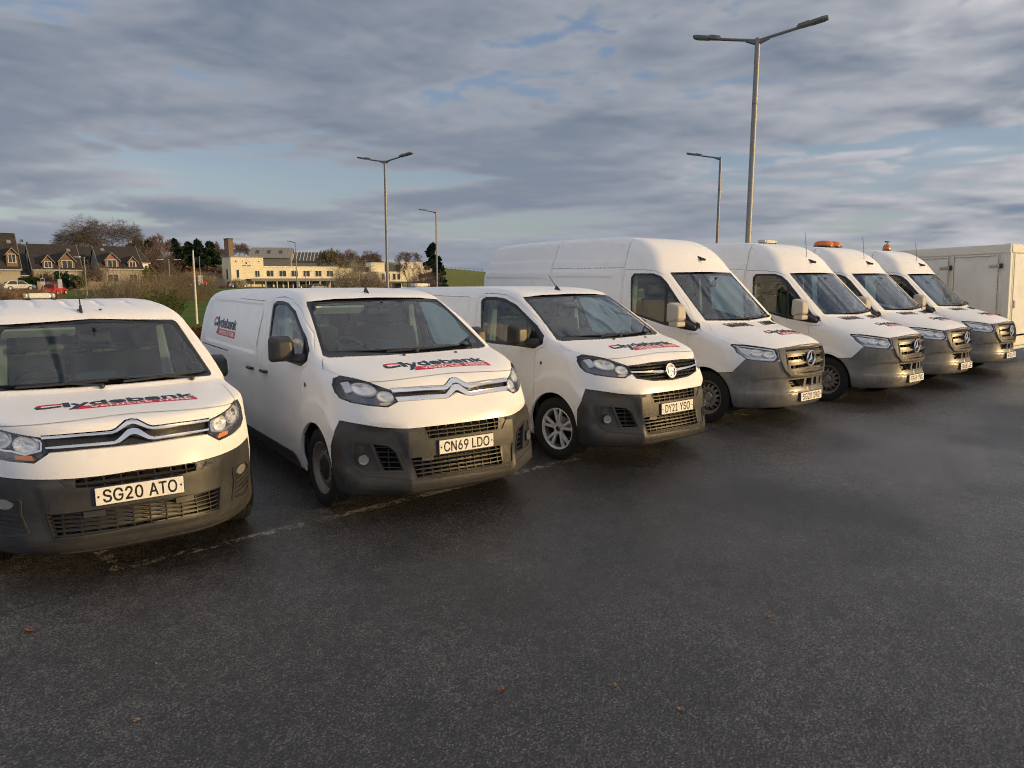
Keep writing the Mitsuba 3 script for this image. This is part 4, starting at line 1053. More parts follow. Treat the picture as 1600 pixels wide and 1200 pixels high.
    k.add('grille', slab(B, gri.buffer(.01), 'x+', -.10, -.085, .04).ply('dark_void'))
    for i, (zc, h) in enumerate(((.985, .030), (.868, .030), (.757, .026))):
        wide = bow([(0, zc+.012+h), (.30, zc+.004+h), (.50, zc-.004+h)], [(0, zc-.030), (.30, zc-.038), (.50, zc-.046)]).intersection(gri)
        k.add('grille__louvre'+(f'_{i:03d}' if i else ''), join(slab(B, wide, 'x+', -.07, -.020, .04), slab(B, bow([(0, zc+.008), (.30, zc), (.50, zc-.006)], [(0, zc-.012), (.30, zc-.020), (.50, zc-.026)]).intersection(gri), 'x+', -.03, .006, .04)).ply('bumper_dusty'))
    for j, y in enumerate((-.3, -.2, .2, .3)):
        k.add('grille__rib'+(f'_{j:03d}' if j else ''), slab(B, box2(y-.006, .7, y+.006, 1.05).intersection(gri), 'x+', -.085, -.05, .04).ply('black_plastic'))
    c = B.cast([[0, .905]], 'x+')[0]+[.012, 0, 0]
    th = np.arange(49)*2*PI/48
    ring = tube(np.stack([c[0]+0*th-.02*0, c[1]+.098*np.cos(th), c[2]+.098*np.sin(th)], 1), .0125, 10)
    st = []
    for a in (90, 210, 330):
        r0 = math.radians(a); u = np.array([0, math.cos(r0), math.sin(r0)]); w = np.array([0, -math.sin(r0), math.cos(r0)])
        p = np.array([c+u*.094, c+w*.021-u*.008, c-w*.021-u*.008, c+[.018, 0, 0], c+[-.006, 0, 0]])
        st.append(trimesh.convex.convex_hull(p))
    k.mesh('star_emblem', cat(ring, *st), 'chrome', 30)
    back = moved(trimesh.creation.cylinder(.085, .02, sections=40), c+[-.02, 0, 0], ry=90)
    k.mesh('star_emblem__disc', back, 'dark_void', 30)
    k.add('lower_intake__backing', slab(B, low.buffer(.01), 'x+', -.10, -.085, .04).ply('dark_void'))
    k.add('lower_intake__recess', slab(B, low.difference(low.buffer(-.004)), 'x+', -.09, -.004, .03).ply('bumper_dusty'))
    k.add('lower_intake', slab(B, shapely.union_all([PG((-.07, .64), (-.02, .64), (-.06, .53), (-.11, .53)), PG((.12, .64), (.17, .64), (.15, .53), (.10, .53)), box2(-.41, .60, -.33, .61), box2(-.40, .575, -.31, .585), PG((.27, .66), (.45, .66), (.38, .52), (.25, .52))]).intersection(low), 'x+', -.06, -.02, .04).ply('bumper_dusty'))
    k.add('bumper__step', slab(B, shapely.LineString([(-.40, .447), (0, .452), (.40, .447)]).buffer(.010), 'x+', -.002, .006, .04).ply('bumper_dusty'))
    k.add('grille__chin', slab(B, bow([(0, .672), (.30, .670), (.42, .682)], [(0, .655), (.30, .654), (.40, .664)]), 'x+', -.004, .010, .03).ply('bumper_dusty'))
    for s in (-1, 1):
        v = PG((-1.03, s*.60), (-.955, s*.16), (-.80, s*.12), (-.89, s*.56))
        nm = 'bonnet_vent' if s < 0 else 'bonnet_vent_001'
        k.add(nm, slab(B, rnd(v, .01), 'z+', -.004, .0015, .05).ply('black_plastic'))
        dots = shapely.union_all([affinity.rotate(box2(-.95+.02*i, s*.2, -.943+.02*i, s*.52), 0) for i in range(-3, 7)]).intersection(v.buffer(-.02))
        k.add(nm+'__slat', slab(B, dots, 'z+', .001, .006, .08).ply('grille_black'))
        ax = 'y-' if s < 0 else 'y+'
        clad = box2(-4.20, .40, -1.42, .60)
    wp = wheel(.356, .235, .225, 'steel14')
    put_wheels(k, wp, [(-.97, -.845, .356, 0), (-.97, .845, .356, 0), (-4.64, -.845, .356, 0), (-4.64, .845, .356, 0)])
    k.mesh('wiper', wiper(B, (-.30, 1.385), (.42, 1.395), (.0, 1.365)), 'black_plastic'); k.mesh('wiper_001', wiper(B, (.45, 1.40), (.76, 1.44), (.70, 1.385)), 'black_plastic')
    for s, nm in ((-1, 'wing_mirror'), (1, 'wing_mirror_001')):
        mirror_housing(k, nm, (-1.36 if s < 0 else -1.62, s*(1.15 if s < 0 else 1.04), 1.49), (.17, .22 if s < 0 else .08, .27), s, (-1.22, s*.97, 1.29), 'mirror_cream')
        if s < 0: k.mesh(nm+'__lower_housing', rbox(.15, .19, .075, .022, (-1.35, -1.155, 1.335)), 'mirror_cream', 40)
    c0 = B.cast([[-1.88, .03]], 'z+')[0]
    k.mesh('roof_aerial', hullof((c0+[-.10, 0, .02], .030), (c0+[.08, 0, .0], .016), (c0+[-.09, 0, .045], .026)), 'black_plastic', 40)
    for i, y in enumerate((-.35, .35)):
        c = B.cast([[0.+y, 2.075]], 'x+')[0]
    k.plate = (.014, .409, 4); k.logo = (-.44, .16, .84); k.B = B
    return k
# ------------------------------------------------------------------ the row of vans
VAN_POSE = [[-2.4134, 4.6155, -0.0300], [-0.3766, 5.9307, -0.0540], [1.7527, 7.6755, 0.0169], [3.9969, 9.6976, 0.0235], [6.3649, 11.4498, 0.0223], [8.1418, 13.0675, 0.0271], [10.1666, 14.8859, 0.0261]]
ROW_YAW = 0.66434
def van_matrix(i):
    X, Y, d = VAN_POSE[i]
    return T().translate([X, Y, 0]).rotate([0, 0, 1], math.degrees(ROW_YAW+d)-90)

def logo_shapes(B, at, axis='z+'):
    """the firm's lettering laid on a panel: at = (x of the band's lower edge, y of the middle, width)"""
    navy, red, words = logo_polys()
    x0, yc, w = at
    out = []
    for g, m in ((navy, 'logo_navy'), (red, 'logo_red'), (words, 'logo_white')):
        s = w/1.02
        if axis == 'z+':   # bonnet: reads from -y to +y, its top towards the windscreen; a little fan-shaped
            q = affinity.affine_transform(g, [0, -s*1.06, s, 0, x0+.0265, yc-w/2])
        else:              # the van's right side: reads from the rear to the front
            q = affinity.affine_transform(g, [s, 0, 0, s*1.0, x0, yc])
        out.append((m, slab(B, q, axis, -.0005, .0035, .02)))
    return out

PLATE = mikit.ply(rbox(.006, .52, .111, .0029, (0, 0, 0), 2), 'plate_white', smooth=False)
MOUNT = mikit.ply(rbox(.045, .53, .12, .008, (-.0255, 0, 0), 2), 'bumper_plastic', smooth=False)
def plate_letters(text):
    g = plate_text(text)
    m = m3.Manifold()
    for q in getattr(g, 'geoms', [g]):
        if q.area > 1e-6:
            m = m+m3.Manifold.extrude(m3.CrossSection([np.array(r.coords)[:-1].tolist() for r in [q.exterior, *q.interiors]], m3.FillRule.EvenOdd), .0012)
    a = m.to_mesh(); v = np.array(a.vert_properties[:, :3])
    return mikit.ply(trimesh.Trimesh(np.stack([v[:, 2]+.0028, v[:, 0], v[:, 1]], 1), a.tri_verts, process=False), 'ink_black')
SCREW = mikit.ply(cat(*[moved(trimesh.creation.cylinder(.007, .003, sections=10), (.004, y, 0), ry=90) for y in (-.243, .243)]), 'ink_black')

def place_van(i, kit, name, label, text, group='white hire vans parked in a row', extra=()):
    labels[name] = {'label': label, 'category': 'van', 'group': group}
    M = van_matrix(i)
    for key, shape, lab in kit.rows+list(extra):
        s = dict(shape); loc = s.pop('local', None)
        s['to_world'] = M @ loc if loc is not None else M
        full = f'{name}__{key}'; n = 1
        while full in scene: full = f'{name}__{key}_{n:03d}'; n += 1
        scene[full] = s
        if lab: labels[full] = {'label': lab}
    x, z, tilt = kit.plate
    P = M @ T().translate([x, 0, z]).rotate([0, 1, 0], -tilt)
    scene[f'{name}__plate_mount'] = {**MOUNT, 'to_world': P}
    scene[f'{name}__number_plate'] = {**PLATE, 'to_world': P}
    scene[f'{name}__number_plate__lettering'] = {**plate_letters(text), 'to_world': P}
    scene[f'{name}__number_plate__screw'] = {**SCREW, 'to_world': P}
    labels[f'{name}__number_plate'] = {'label': f'white number plate reading {text}'}
    for m, sh in kit.logo_sheets:
        scene[f"{name}__bonnet__{ {'logo_navy': 'lettering', 'logo_red': 'red_band', 'logo_white': 'white_lettering'}[m] }"] = {**sh, 'to_world': M}

K = {}
K['b'] = build_berlingo()
_dispatch[0] = dispatch_body(); _dispatch[1] = build_shell(_dispatch[0])[1]
K['c'] = dispatch_like('chevron'); K['v'] = dispatch_like('badge')
K['s'] = build_sprinter()
for q in K.values():
    q.logo_sheets = [(m, s.ply(m)) for m, s in logo_shapes(q.B, q.logo)]

def light_bar(B, x, y, w, d, h, body='visor_cloth', lens=None):
    c = B.cast([[x, y]], 'z+')[0]
    rows = [('beacon', mikit.ply(rbox(d, w*.72, h, .02, c+[0, 0, h/2+.012]), body, smooth=40), None),
            ('beacon__foot', mikit.ply(rbox(d*.8, w*.9, .02, .008, c+[0, 0, .006], 2), 'black_plastic', smooth=40), None)]
    for k, s in enumerate((-1, 1)):
        rows.append(('beacon__end_lens'+('_001' if k else ''), mikit.ply(rbox(d*.98, w*.14, h*.96, .018, c+[0, s*w*.43, h/2+.012]), lens or 'reflector_flat', smooth=40), None))
    return rows

def amber_dome(B, x, y, r, h, twin=0.):
    c = B.cast([[x, y]], 'z+')[0]; m = []
    for o in ((-twin, twin) if twin else (0,)):
        m.append(lathe_z([(0, h), (r*.35, h), (r*.7, h*.93), (r*.92, h*.7), (r, h*.3), (r, .03)], c+[0, o, 0]))
    base = [lathe_z([(0, .032), (r*1.06, .03), (r*1.1, 0), (0, 0)], c+[0, o, 0]) for o in ((-twin, twin) if twin else (0,))]
    inner = [lathe_z([(0, h*.8), (r*.5, h*.75), (r*.5, .03)], c+[0, o, .002]) for o in ((-twin, twin) if twin else (0,))]
    return [('beacon', mikit.ply(cat(*m), 'amber_lens', smooth=40), 'amber warning beacon on the roof'), ('beacon__base', mikit.ply(cat(*base), 'black_plastic', smooth=40), None)]

def lathe_z(prof, at, n=32):
    m = lathe([(r, -h) for r, h in prof], n)
    v = m.vertices.copy(); m.vertices = np.stack([v[:, 0], v[:, 2], -v[:, 1]], 1)
    m.fix_normals() if m.volume < 0 else None
    m.apply_translation(at); return m

def whip(B, x, y, L, lean=.12):
    c = B.cast([[x, y]], 'z+')[0]
    return [('whip_aerial', mikit.ply(tube([c, c+[-lean*L*.5, 0, L*.5], c+[-lean*L*1.1, 0, L]], .005, 6, .0035), 'black_plastic', smooth=60), None)]

Bs = K['s'].B
def side_logo():
    out = logo_shapes(K['c'].B, (-4.53, 1.262, 1.0), 'y-')
    nm = {'logo_navy': 'side_lettering', 'logo_red': 'side_lettering_band', 'logo_white': 'side_lettering_small'}
    return [(nm[m], s.ply(m), None) for m, s in out]
place_van(0, K['b'], 'panel_van', 'small white van with chevron grille at the left end of the row', 'SG20 ATO', extra=light_bar(K['b'].B, -3.4, -.24, .26, .14, .05))
place_van(1, K['c'], 'panel_van_001', 'mid-size white van with chevron grille, steel wheels and red and navy lettering on its side', 'CN69 LDO', extra=side_logo())
place_van(2, K['v'], 'panel_van_002', 'mid-size white van with round badge grille and shiny alloy wheels', 'DY21 YSO', extra=light_bar(K['c'].B, -4.5, -.36, .27, .14, .05))
place_van(3, K['s'], 'panel_van_003', 'nearest of the tall white vans, no beacon over its cab', 'SG20 DWD', extra=light_bar(Bs, -5.7, .35, .30, .14, .04))
place_van(4, K['s'], 'panel_van_004', 'tall white van with a low cream light bar on its roof', 'YF69 YWC', extra=light_bar(Bs, -2.8, .12, .42, .16, .055)+whip(Bs, -1.97, .03, .42))
place_van(5, K['s'], 'panel_van_005', 'tall white van with a wide twin-dome amber beacon on its roof', 'SB68 LJE', extra=amber_dome(Bs, -2.8, .16, .19, .13, .16)+whip(Bs, -1.97, .03, .44))
place_van(6, K['s'], 'panel_van_006', 'farthest tall white van with a small single amber beacon beside the box trailer', 'SG20 JPV', extra=amber_dome(Bs, -2.8, .40, .085, .15)+[('beacon__knob', mikit.ply(cat(tube([Bs.cast([[-2.8, .40]], 'z+')[0]+[0, 0, .14], Bs.cast([[-2.8, .40]], 'z+')[0]+[0, 0, .20]], .012, 8), rbox(.05, .16, .03, .01, Bs.cast([[-2.8, .40]], 'z+')[0]+[0, 0, .21], 2)), 'black_plastic', smooth=40), None)]+whip(Bs, -1.97, .03, .40))
# ------------------------------------------------------------------ the ground
def height(x, y):
    x, y = np.asarray(x, float), np.asarray(y, float)
    g = -1.9*sstep(34, 140, y)+4.6*sstep(165, 300, y)*sstep(-60, 10, x)+1.6*sstep(-35, -70, x)*sstep(70, 135, y)
    g = g+9.0*sstep(190, 340, y)*sstep(10, -60, x)
    return g-.06

def at(px, py, Y):
    """the point at depth Y in the direction seen at a picture point of the survey photograph"""
    xx, uu = (px-800)/FOCAL, -(py-600)/FOCAL
    x, u = xx*math.cos(ROLL)+uu*math.sin(ROLL), -xx*math.sin(ROLL)+uu*math.cos(ROLL)
    d = np.array([x, cp+u*sp, -sp+u*cp])
    return np.array([0, 0, CAM_H])+d*(Y/d[1])

def on_ground(px, Y): 
    p = at(px, 440, Y); return np.array([p[0], Y, float(height(p[0], Y))])

def grass_fn(p, n, uv):
    a = fbm(p.x*.35, p.y*.35, 0, 4); b = fbm(p.x*4.1, p.y*4.1, 0, 3)
    far = smoothstep(150, 200, p.y)
    c = mix((.035, .062, .014), (.085, .105, .028), dr.clip(1.6*(a-.3)+.5*(b-.4), 0, 1))
    return mix(c, mix((.095, .115, .032), (.14, .145, .05), a), far)
pr('grass', proc(grass_fn), .95, specular=.1)
xs = np.concatenate([-np.geomspace(900, 40, 26), np.linspace(-36, 60, 49), np.geomspace(66, 900, 20)])
ys = np.concatenate([np.linspace(-400, 0, 9), np.linspace(5, 350, 100), np.geomspace(365, 2500, 18)])
GX, GY = np.meshgrid(xs, ys, indexing='ij')
gz = height(GX, GY)
gi = np.arange(GX.size).reshape(GX.shape)
gf = np.stack([gi[:-1, :-1], gi[1:, :-1], gi[1:, 1:], gi[:-1, 1:]], -1).reshape(-1, 4)
scene['grass_field'] = mikit.ply((np.stack([GX.ravel(), GY.ravel(), gz.ravel()], 1), gf), 'grass', smooth=True)
labels['grass_field'] = {'label': 'green grass sloping away behind the car park', 'category': 'grass', 'kind': 'structure'}

SEAM = None
def asphalt_col(p, n, uv):
    st, s2, rid = voronoi(p.x*92, p.y*92)
    big = fbm(p.x*.45+3, p.y*.45, 0, 4); med = fbm(p.x*2.3, p.y*2.3+9, 0, 3)
    g1 = noise(p.x*31, p.y*31, 2.0); g2 = noise(p.x*13+4, p.y*13, 5.0)
    chip = smoothstep(.955, .998, rid)*smoothstep(.42, .20, st)
    v = .66*rid+.24*(g1-.5)+.16*(g2-.5)+.42*(big-.5)+.24*(med-.5)-.55*smoothstep(.38, .62, st)
    c = mix((.010, .010, .011), (.128, .127, .125), dr.square(dr.clip(v+.20, 0, 1)))
    c = mix(c, (.24, .22, .185), chip*.75)
    # the joint between two laid strips of tarmac
    off = (p.x-SEAM[0][0])*SEAM[1][0]+(p.y-SEAM[0][1])*SEAM[1][1]+.10*(noise(p.x*1.7, p.y*1.7, 9.0)-.5)+.02*(noise(p.x*15, p.y*15)-.5)
    joint = dr.exp(-dr.square(off/.016))*smoothstep(.25, .55, noise(p.x*2.3, p.y*2.3, 4.0))
    stain = smoothstep(.62, .74, fbm(p.x*.9+20, p.y*.9, 3.0, 4))
    painted_sheen = dr.exp(-dr.square((p.x-6.5)/4.8)-dr.square((p.y-7.2)/3.4))*smoothstep(.30, .60, fbm(p.x*.8, p.y*.8+30, 1.0, 4))  # sky sheen on the tarmac, painted into the colour as a paler patch
    return c*(1-.65*joint)*(1-.35*stain)*(1+1.3*painted_sheen)+.022*painted_sheen
def asphalt_rough(p, n, uv):
    big = fbm(p.x*.33+1, p.y*.33+5, 0, 4); med = fbm(p.x*1.7, p.y*1.7, 0, 3); sm = noise(p.x*11, p.y*11, 3.0)
    wet = smoothstep(.44, .58, .68*big+.22*med+.10*sm)
    far = dr.exp(-dr.square((p.x-6.5)/5.5)-dr.square((p.y-7.0)/4.0))
    return .60-.22*wet-.22*far
def asphalt_bump(p, n, uv):
    st, s2, rid = voronoi(p.x*78, p.y*78)
    big = fbm(p.x*.33+1, p.y*.33+5, 0, 3)
    return (.0040*(1-st)*(.4+.9*rid)+.0030*noise(p.x*24, p.y*24, 6.0)+.0040*noise(p.x*7, p.y*7, 1.0))*(1.2-.5*smoothstep(.42, .62, big))
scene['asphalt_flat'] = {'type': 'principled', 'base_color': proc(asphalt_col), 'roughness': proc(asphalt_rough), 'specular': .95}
scene['asphalt'] = {'type': 'bumpmap', 'arbitrary': proc(asphalt_bump, 8e-4), 'scale': 1.0, 'bsdf': {'type': 'ref', 'id': 'asphalt_flat'}}
park = [(-60, -60), (120, -60), (120, 46), (24, 46), (-4, 17.2), (-22, 3.4), (-60, -26)]
pv, pf = tri2d(shapely.Polygon(park), 6.0)
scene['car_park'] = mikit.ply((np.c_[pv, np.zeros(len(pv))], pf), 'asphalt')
labels['car_park'] = {'label': 'damp dark asphalt of the car park', 'category': 'car park', 'kind': 'structure'}

# worn white bay lines: real paint sheets, broken up by wear
def worn(p, n, uv):
    a = fbm(p.x*26, p.y*26, 0, 3); b = fbm(p.x*2.1, p.y*2.1, 3, 2); c = noise(p.x*130, p.y*130)
    return dr.clip(smoothstep(.50, .68, .45*a+.30*c+.35*b)*.85, 0, 1)
scene['road_paint'] = {'type': 'principled', 'base_color': rgb(.32, .31, .28), 'roughness': .6}
scene['worn_paint'] = {'type': 'blendbsdf', 'weight': proc(worn), 'a': {'type': 'ref', 'id': 'asphalt'}, 'b': {'type': 'ref', 'id': 'road_paint'}}
def ground_px(px, py):
    p = at(px, py, 10.); d = p-np.array([0, 0, CAM_H]); return (np.array([0, 0, CAM_H])+d*(CAM_H/-d[2]))[:2]
_a, _b = ground_px(0, 958), ground_px(205, 905); _d = (_b-_a)/np.linalg.norm(_b-_a); SEAM = (tuple(map(float, _a)), (float(-_d[1]), float(_d[0])))
corner = ground_px(183, 889); far = ground_px(520, 808)
along = (far-corner)/np.linalg.norm(far-corner); back = np.array([-along[1], along[0]])
def strip(a, b, w=.09):
    a, b = np.asarray(a), np.asarray(b); d = (b-a)/np.linalg.norm(b-a); n = np.array([-d[1], d[0]])*w/2
    q = np.array([a-n, b-n, b+n, a+n]); return q if np.cross(q[1]-q[0], q[2]-q[1]) > 0 else q[::-1]
lines = [strip(corner-along*.05, corner+along*4.6)]+[strip(corner+along*o+back*.05, corner+along*o+back*5.2) for o in (0, 2.62, 5.45, 8.3, 11.2, 13.9, 16.6)]+[strip(corner-along*2.6+back*.05, corner-along*2.6+back*5.2)]
for i, q in enumerate(lines):
    nm = 'bay_line' if i == 0 else f'bay_line_{i:03d}'
    scene[nm] = mikit.ply((np.c_[q, np.full(4, .0010 if i == 0 else .0014)], np.array([[0, 1, 2, 3]])), 'worn_paint')
    labels[nm] = {'label': 'worn white line painted across the front of the parking bays' if i == 0 else 'worn white line painted between two parking bays', 'category': 'road marking', 'kind': 'structure'}

# loose grit and a few leaves
m_ = 900
gx = rng.uniform(-7, 14, m_); gy = rng.uniform(1.6, 14, m_)
keep = gy < 3.5+.85*(gx+4); gx, gy = gx[keep], gy[keep]
tet = trimesh.creation.icosahedron(); V0, F0 = np.array(tet.vertices), np.array(tet.faces)
sz = rng.uniform(.0018, .0048, len(gx))*rng.choice([1, 1, 1, 1.6], len(gx))
gv = V0[None]*sz[:, None, None]*rng.uniform(.6, 1.2, (len(gx), 1, 3))+np.stack([gx, gy, sz*.4], 1)[:, None]
pr('grit', (.20, .18, .15), .8)
scene['loose_grit'] = mikit.ply((gv.reshape(-1, 3), (F0[None]+np.arange(len(gx))[:, None, None]*len(V0)).reshape(-1, 3)), 'grit')
labels['loose_grit'] = {'label': 'pale grit scattered over the asphalt', 'category': 'grit', 'kind': 'stuff'}
pr('leaf_rust', (.17, .06, .030), .7)
pr('leaf_tan', (.20, .13, .08), .7)
LEAF = [(45, 987, .050, 'leaf_rust', 'curled rust coloured leaf on the asphalt at the left edge'), (783, 1080, .032, 'leaf_rust', 'small dark red leaf on the asphalt near the bottom middle'), (962, 1073, .030, 'leaf_tan', 'small orange tan leaf on the asphalt at the bottom'), (1064, 1110, .036, 'leaf_tan', 'thin straw coloured leaf on the bare asphalt'), (1202, 965, .030, 'leaf_tan', 'pale tan leaf lying far out on the asphalt'), (213, 1128, .030, 'leaf_tan', 'crumpled tan leaf on the asphalt at bottom left')]
for i, (px, py, s_, mt, lb) in enumerate(LEAF):
    c = ground_px(px, py); th = np.linspace(0, 2*PI, 15)[:-1]
    r = s_*(.5+.16*np.cos(5*th)+.05*np.cos(9*th+i)); u = r*np.cos(th)*1.0; w_ = r*np.sin(th)*.75
    up_ = .010+.25*np.abs(w_)+.004*np.sin(3*th)
    v = np.vstack([np.stack([u, w_, up_], 1), [[0, 0, .006]]]); v = np.vstack([v, v-[0, 0, .0012]])
    a = np.arange(14); b = (a+1) % 14
    f = np.vstack([np.stack([a, b, a*0+14], 1), np.stack([b+15, a+15, a*0+29], 1), np.stack([b, a, a+15], 1), np.stack([b, a+15, b+15], 1)])
    t = moved(trimesh.Trimesh(v, f, process=False), (c[0], c[1], 0), rz=40*i)
    nm = 'fallen_leaf' if i == 0 else f'fallen_leaf_{i:03d}'
    scene[nm] = mikit.ply(t, mt); labels[nm] = {'label': lb, 'category': 'leaf', 'group': 'leaves blown onto the asphalt'}

# ------------------------------------------------------------------ plants
def cards(p, size, r, aspect=1.6, up=0.):
    """one small leaf quad (bent) at every point"""
    n = len(p)
    a = r.normal(size=(n, 3)); a[:, 2] += up; a /= np.linalg.norm(a, axis=1, keepdims=True)
    b = np.cross(a, r.normal(size=(n, 3))); b /= np.linalg.norm(b, axis=1, keepdims=True)
    s = size*r.uniform(.6, 1.4, (n, 1))
    v = np.stack([p-a*s*aspect/2, p+b*s*.5, p+a*s*aspect/2, p-b*s*.5], 1).reshape(-1, 3)
    k = np.arange(n)*4
    return v, np.vstack([np.stack([k, k+1, k+2], 1), np.stack([k, k+2, k+3], 1)])

def twigs(segs):
    """three-sided sticks from rows (a, b, ra, rb)"""
    A = np.array([s[0] for s in segs]); Bq = np.array([s[1] for s in segs]); ra = np.array([s[2] for s in segs]); rb = np.array([s[3] for s in segs])
    d = Bq-A; d /= np.linalg.norm(d, axis=1, keepdims=True)+1e-9
    ref = np.where(np.abs(d[:, 2:]) < .9, [[0, 0, 1.]], [[1., 0, 0]])
    u = np.cross(d, ref); u /= np.linalg.norm(u, axis=1, keepdims=True); w = np.cross(d, u)
    th = np.arange(3)*2*PI/3
    ring = np.cos(th)[None, :, None]*u[:, None]+np.sin(th)[None, :, None]*w[:, None]
    v = np.concatenate([A[:, None]+ring*ra[:, None, None], Bq[:, None]+ring*rb[:, None, None]], 1).reshape(-1, 3)
    k = np.arange(len(A))[:, None]*6
    f = [np.concatenate([k+i, k+(i+1) % 3, k+3+(i+1) % 3], 1) for i in range(3)]+[np.concatenate([k+i, k+3+(i+1) % 3, k+3+i], 1) for i in range(3)]
    return v, np.vstack(f)

def bare_crown(base, H, Wd, seed, levels=5, trunk=.035, lean=0., first=.28, fine=.012, kids=3, droop=0.):
    """a winter tree as rows for twigs(): trunk rows and crown rows"""
    r = np.random.default_rng(seed); tr, cr = [], []
    up0 = np.array([lean, 0, 1.])
    def grow(p, d, L, R, lev):
        n = 3 if lev < 3 else 2
        for k in range(n):
            d = d+r.normal(0, .13, 3)+np.array([0, 0, .05 if lev < 3 else -.10*droop]); d /= np.linalg.norm(d)
            q = p+d*L/n; R2 = max(R*.86, fine*.6)
            (tr if lev == 0 else cr).append((p, q, R, R2)); p, R = q, R2
        if lev >= levels: return
        m = kids+(lev > 1)*1+r.integers(0, 2)
        for j in range(m):
            ang = r.uniform(0, 2*PI); tilt = r.uniform(.35, .95) if lev else r.uniform(.30, .85)
            ref = np.array([0, 0, 1.]) if abs(d[2]) < .9 else np.array([1., 0, 0])
            u = np.cross(d, ref); u /= np.linalg.norm(u); w = np.cross(d, u)
            e = d*math.cos(tilt)+(u*math.cos(ang)+w*math.sin(ang))*math.sin(tilt)*np.array([Wd/H*1.25, Wd/H*1.25, 1])
            e /= np.linalg.norm(e)
            grow(p, e, L*r.uniform(.58, .80), max(R*.62, fine), lev+1)
    grow(np.array([0, 0, 0.]), up0/np.linalg.norm(up0), H*first, H*trunk*.5, 0)
    allp = np.array([s[1] for s in tr+cr])
    sc = np.array([Wd/(np.ptp(allp[:, 0])+1e-6), Wd/(np.ptp(allp[:, 1])+1e-6), H/allp[:, 2].max()])
    off = np.array([(allp[:, 0].max()+allp[:, 0].min())/2, (allp[:, 1].max()+allp[:, 1].min())/2, 0])*np.array([.6, .6, 0])
    f = lambda s: ((s[0]*sc)-off*sc*np.clip(s[0][2]*sc[2]/H*2, 0, 1)+base, (s[1]*sc)-off*sc*np.clip(s[1][2]*sc[2]/H*2, 0, 1)+base, s[2], s[3])
    return [f(s) for s in tr], [f(s) for s in cr]

def bark(key, col): pr(key, col, .95, specular=.1)
bark('bark_grey', (.135, .115, .108)); bark('twig_brown', (.16, .115, .090)); bark('twig_purple', (.20, .15, .14)); bark('twig_pale', (.34, .29, .21)); bark('twig_olive', (.19, .165, .085)); bark('twig_red', (.19, .14, .115)); bark('straw', (.38, .27, .15))
def foliage(key, c, k=.5):
    scene[key] = {'type': 'twosided', 'bsdf': {'type': 'principled', 'base_color': rgb(*c), 'roughness': .7, 'specular': .25}}
foliage('conifer_dark', (.014, .030, .020)); foliage('conifer_green', (.022, .045, .020)); foliage('leaf_green', (.040, .075, .016)); foliage('leaf_lime', (.105, .130, .030)); foliage('beech_leaf', (.30, .105, .030)); foliage('beech_leaf_dark', (.15, .050, .018)); foliage('hedge_green', (.030, .050, .014)); foliage('dock_red', (.16, .062, .036))

def plant(name, label, cat, group=None):
    key, n = name, 0
    while key in labels: n += 1; key = f'{name}_{n:03d}'
    labels[key] = {'label': label, 'category': cat}
    if group: labels[key]['group'] = group
    return key

def bare_tree(px, Y, top_py, w_px, label, seed, mat='twig_brown', levels=5, fine=.02, name='bare_tree', kids=3, group=None, **kw):
    b = on_ground(px, Y); H = at(px, top_py, Y)[2]-b[2]; W = w_px/FOCAL*Y
    key = plant(name, label, 'tree', group)
    tr, cr = bare_crown(b, H, W, seed, levels=levels, fine=fine, kids=kids, **kw)
    scene[key+'__trunk'] = mikit.ply(twigs(tr), 'bark_grey', smooth=False)
    scene[key+'__crown'] = mikit.ply(twigs(cr), mat, smooth=False)
    return key

def thicket(px0, px1, Y, top_py, depth, label, seed, mats, count=900, name='bare_bush', fine=.012, shape='dome', spread=.35, leaf=None, cat='bush'):
    """a leafless bush: many branching stems out of the ground"""
    r = np.random.default_rng(seed); a, b = on_ground(px0, Y), on_ground(px1, Y)
    H = at((px0+px1)/2, top_py, Y)[2]-min(a[2], b[2]); L = np.linalg.norm(b-a)
    key = plant(name, label, cat)
    groups = [[] for _ in mats]; pts = []
    for _ in range(count):
        t = r.beta(1.4, 1.4); q = a+(b-a)*t+np.array([0, r.uniform(-.5, .5)*depth, 0]); q[2] = float(height(q[0], q[1]))
        env = (1-(2*t-1)**2)**.55 if shape == 'dome' else .85+.15*math.sin(9*t+seed)
        h = H*env*r.uniform(.55, 1.03); d = np.array([r.normal(0, spread)+.45*(t-.5), r.normal(0, spread), 1.]); d /= np.linalg.norm(d)
        p = q; n = 4; g = groups[r.integers(len(mats))]
        for k in range(n):
            d2 = d+r.normal(0, .16, 3); d2 /= np.linalg.norm(d2); e = p+d2*h/n
            g.append((p, e, fine*(1.6-.3*k), fine*(1.3-.3*k)))
            if k:
                for _ in range(3):
                    s = d2+r.normal(0, .55, 3); s /= np.linalg.norm(s); f_ = e+s*h*r.uniform(.10, .24); g.append((e, f_, fine*.8, fine*.4)); pts.append(f_)
                    s2 = s+r.normal(0, .5, 3); g.append((f_, f_+s2/np.linalg.norm(s2)*h*.1, fine*.5, fine*.3))
            p = e
    nm = ['stems', 'stems_001', 'stems_002']
    for m, g, k in zip(mats, groups, nm):
        scene[f'{key}__{k}'] = mikit.ply(twigs(g), m, smooth=False); labels[f'{key}__{k}'] = {'kind': 'stuff'}
    if leaf:
        pts = np.array(pts); pts = pts[r.random(len(pts)) < leaf[1]]
        scene[key+'__leaves'] = mikit.ply(cards(pts, leaf[2], r), leaf[0]); labels[key+'__leaves'] = {'kind': 'stuff'}
    return key

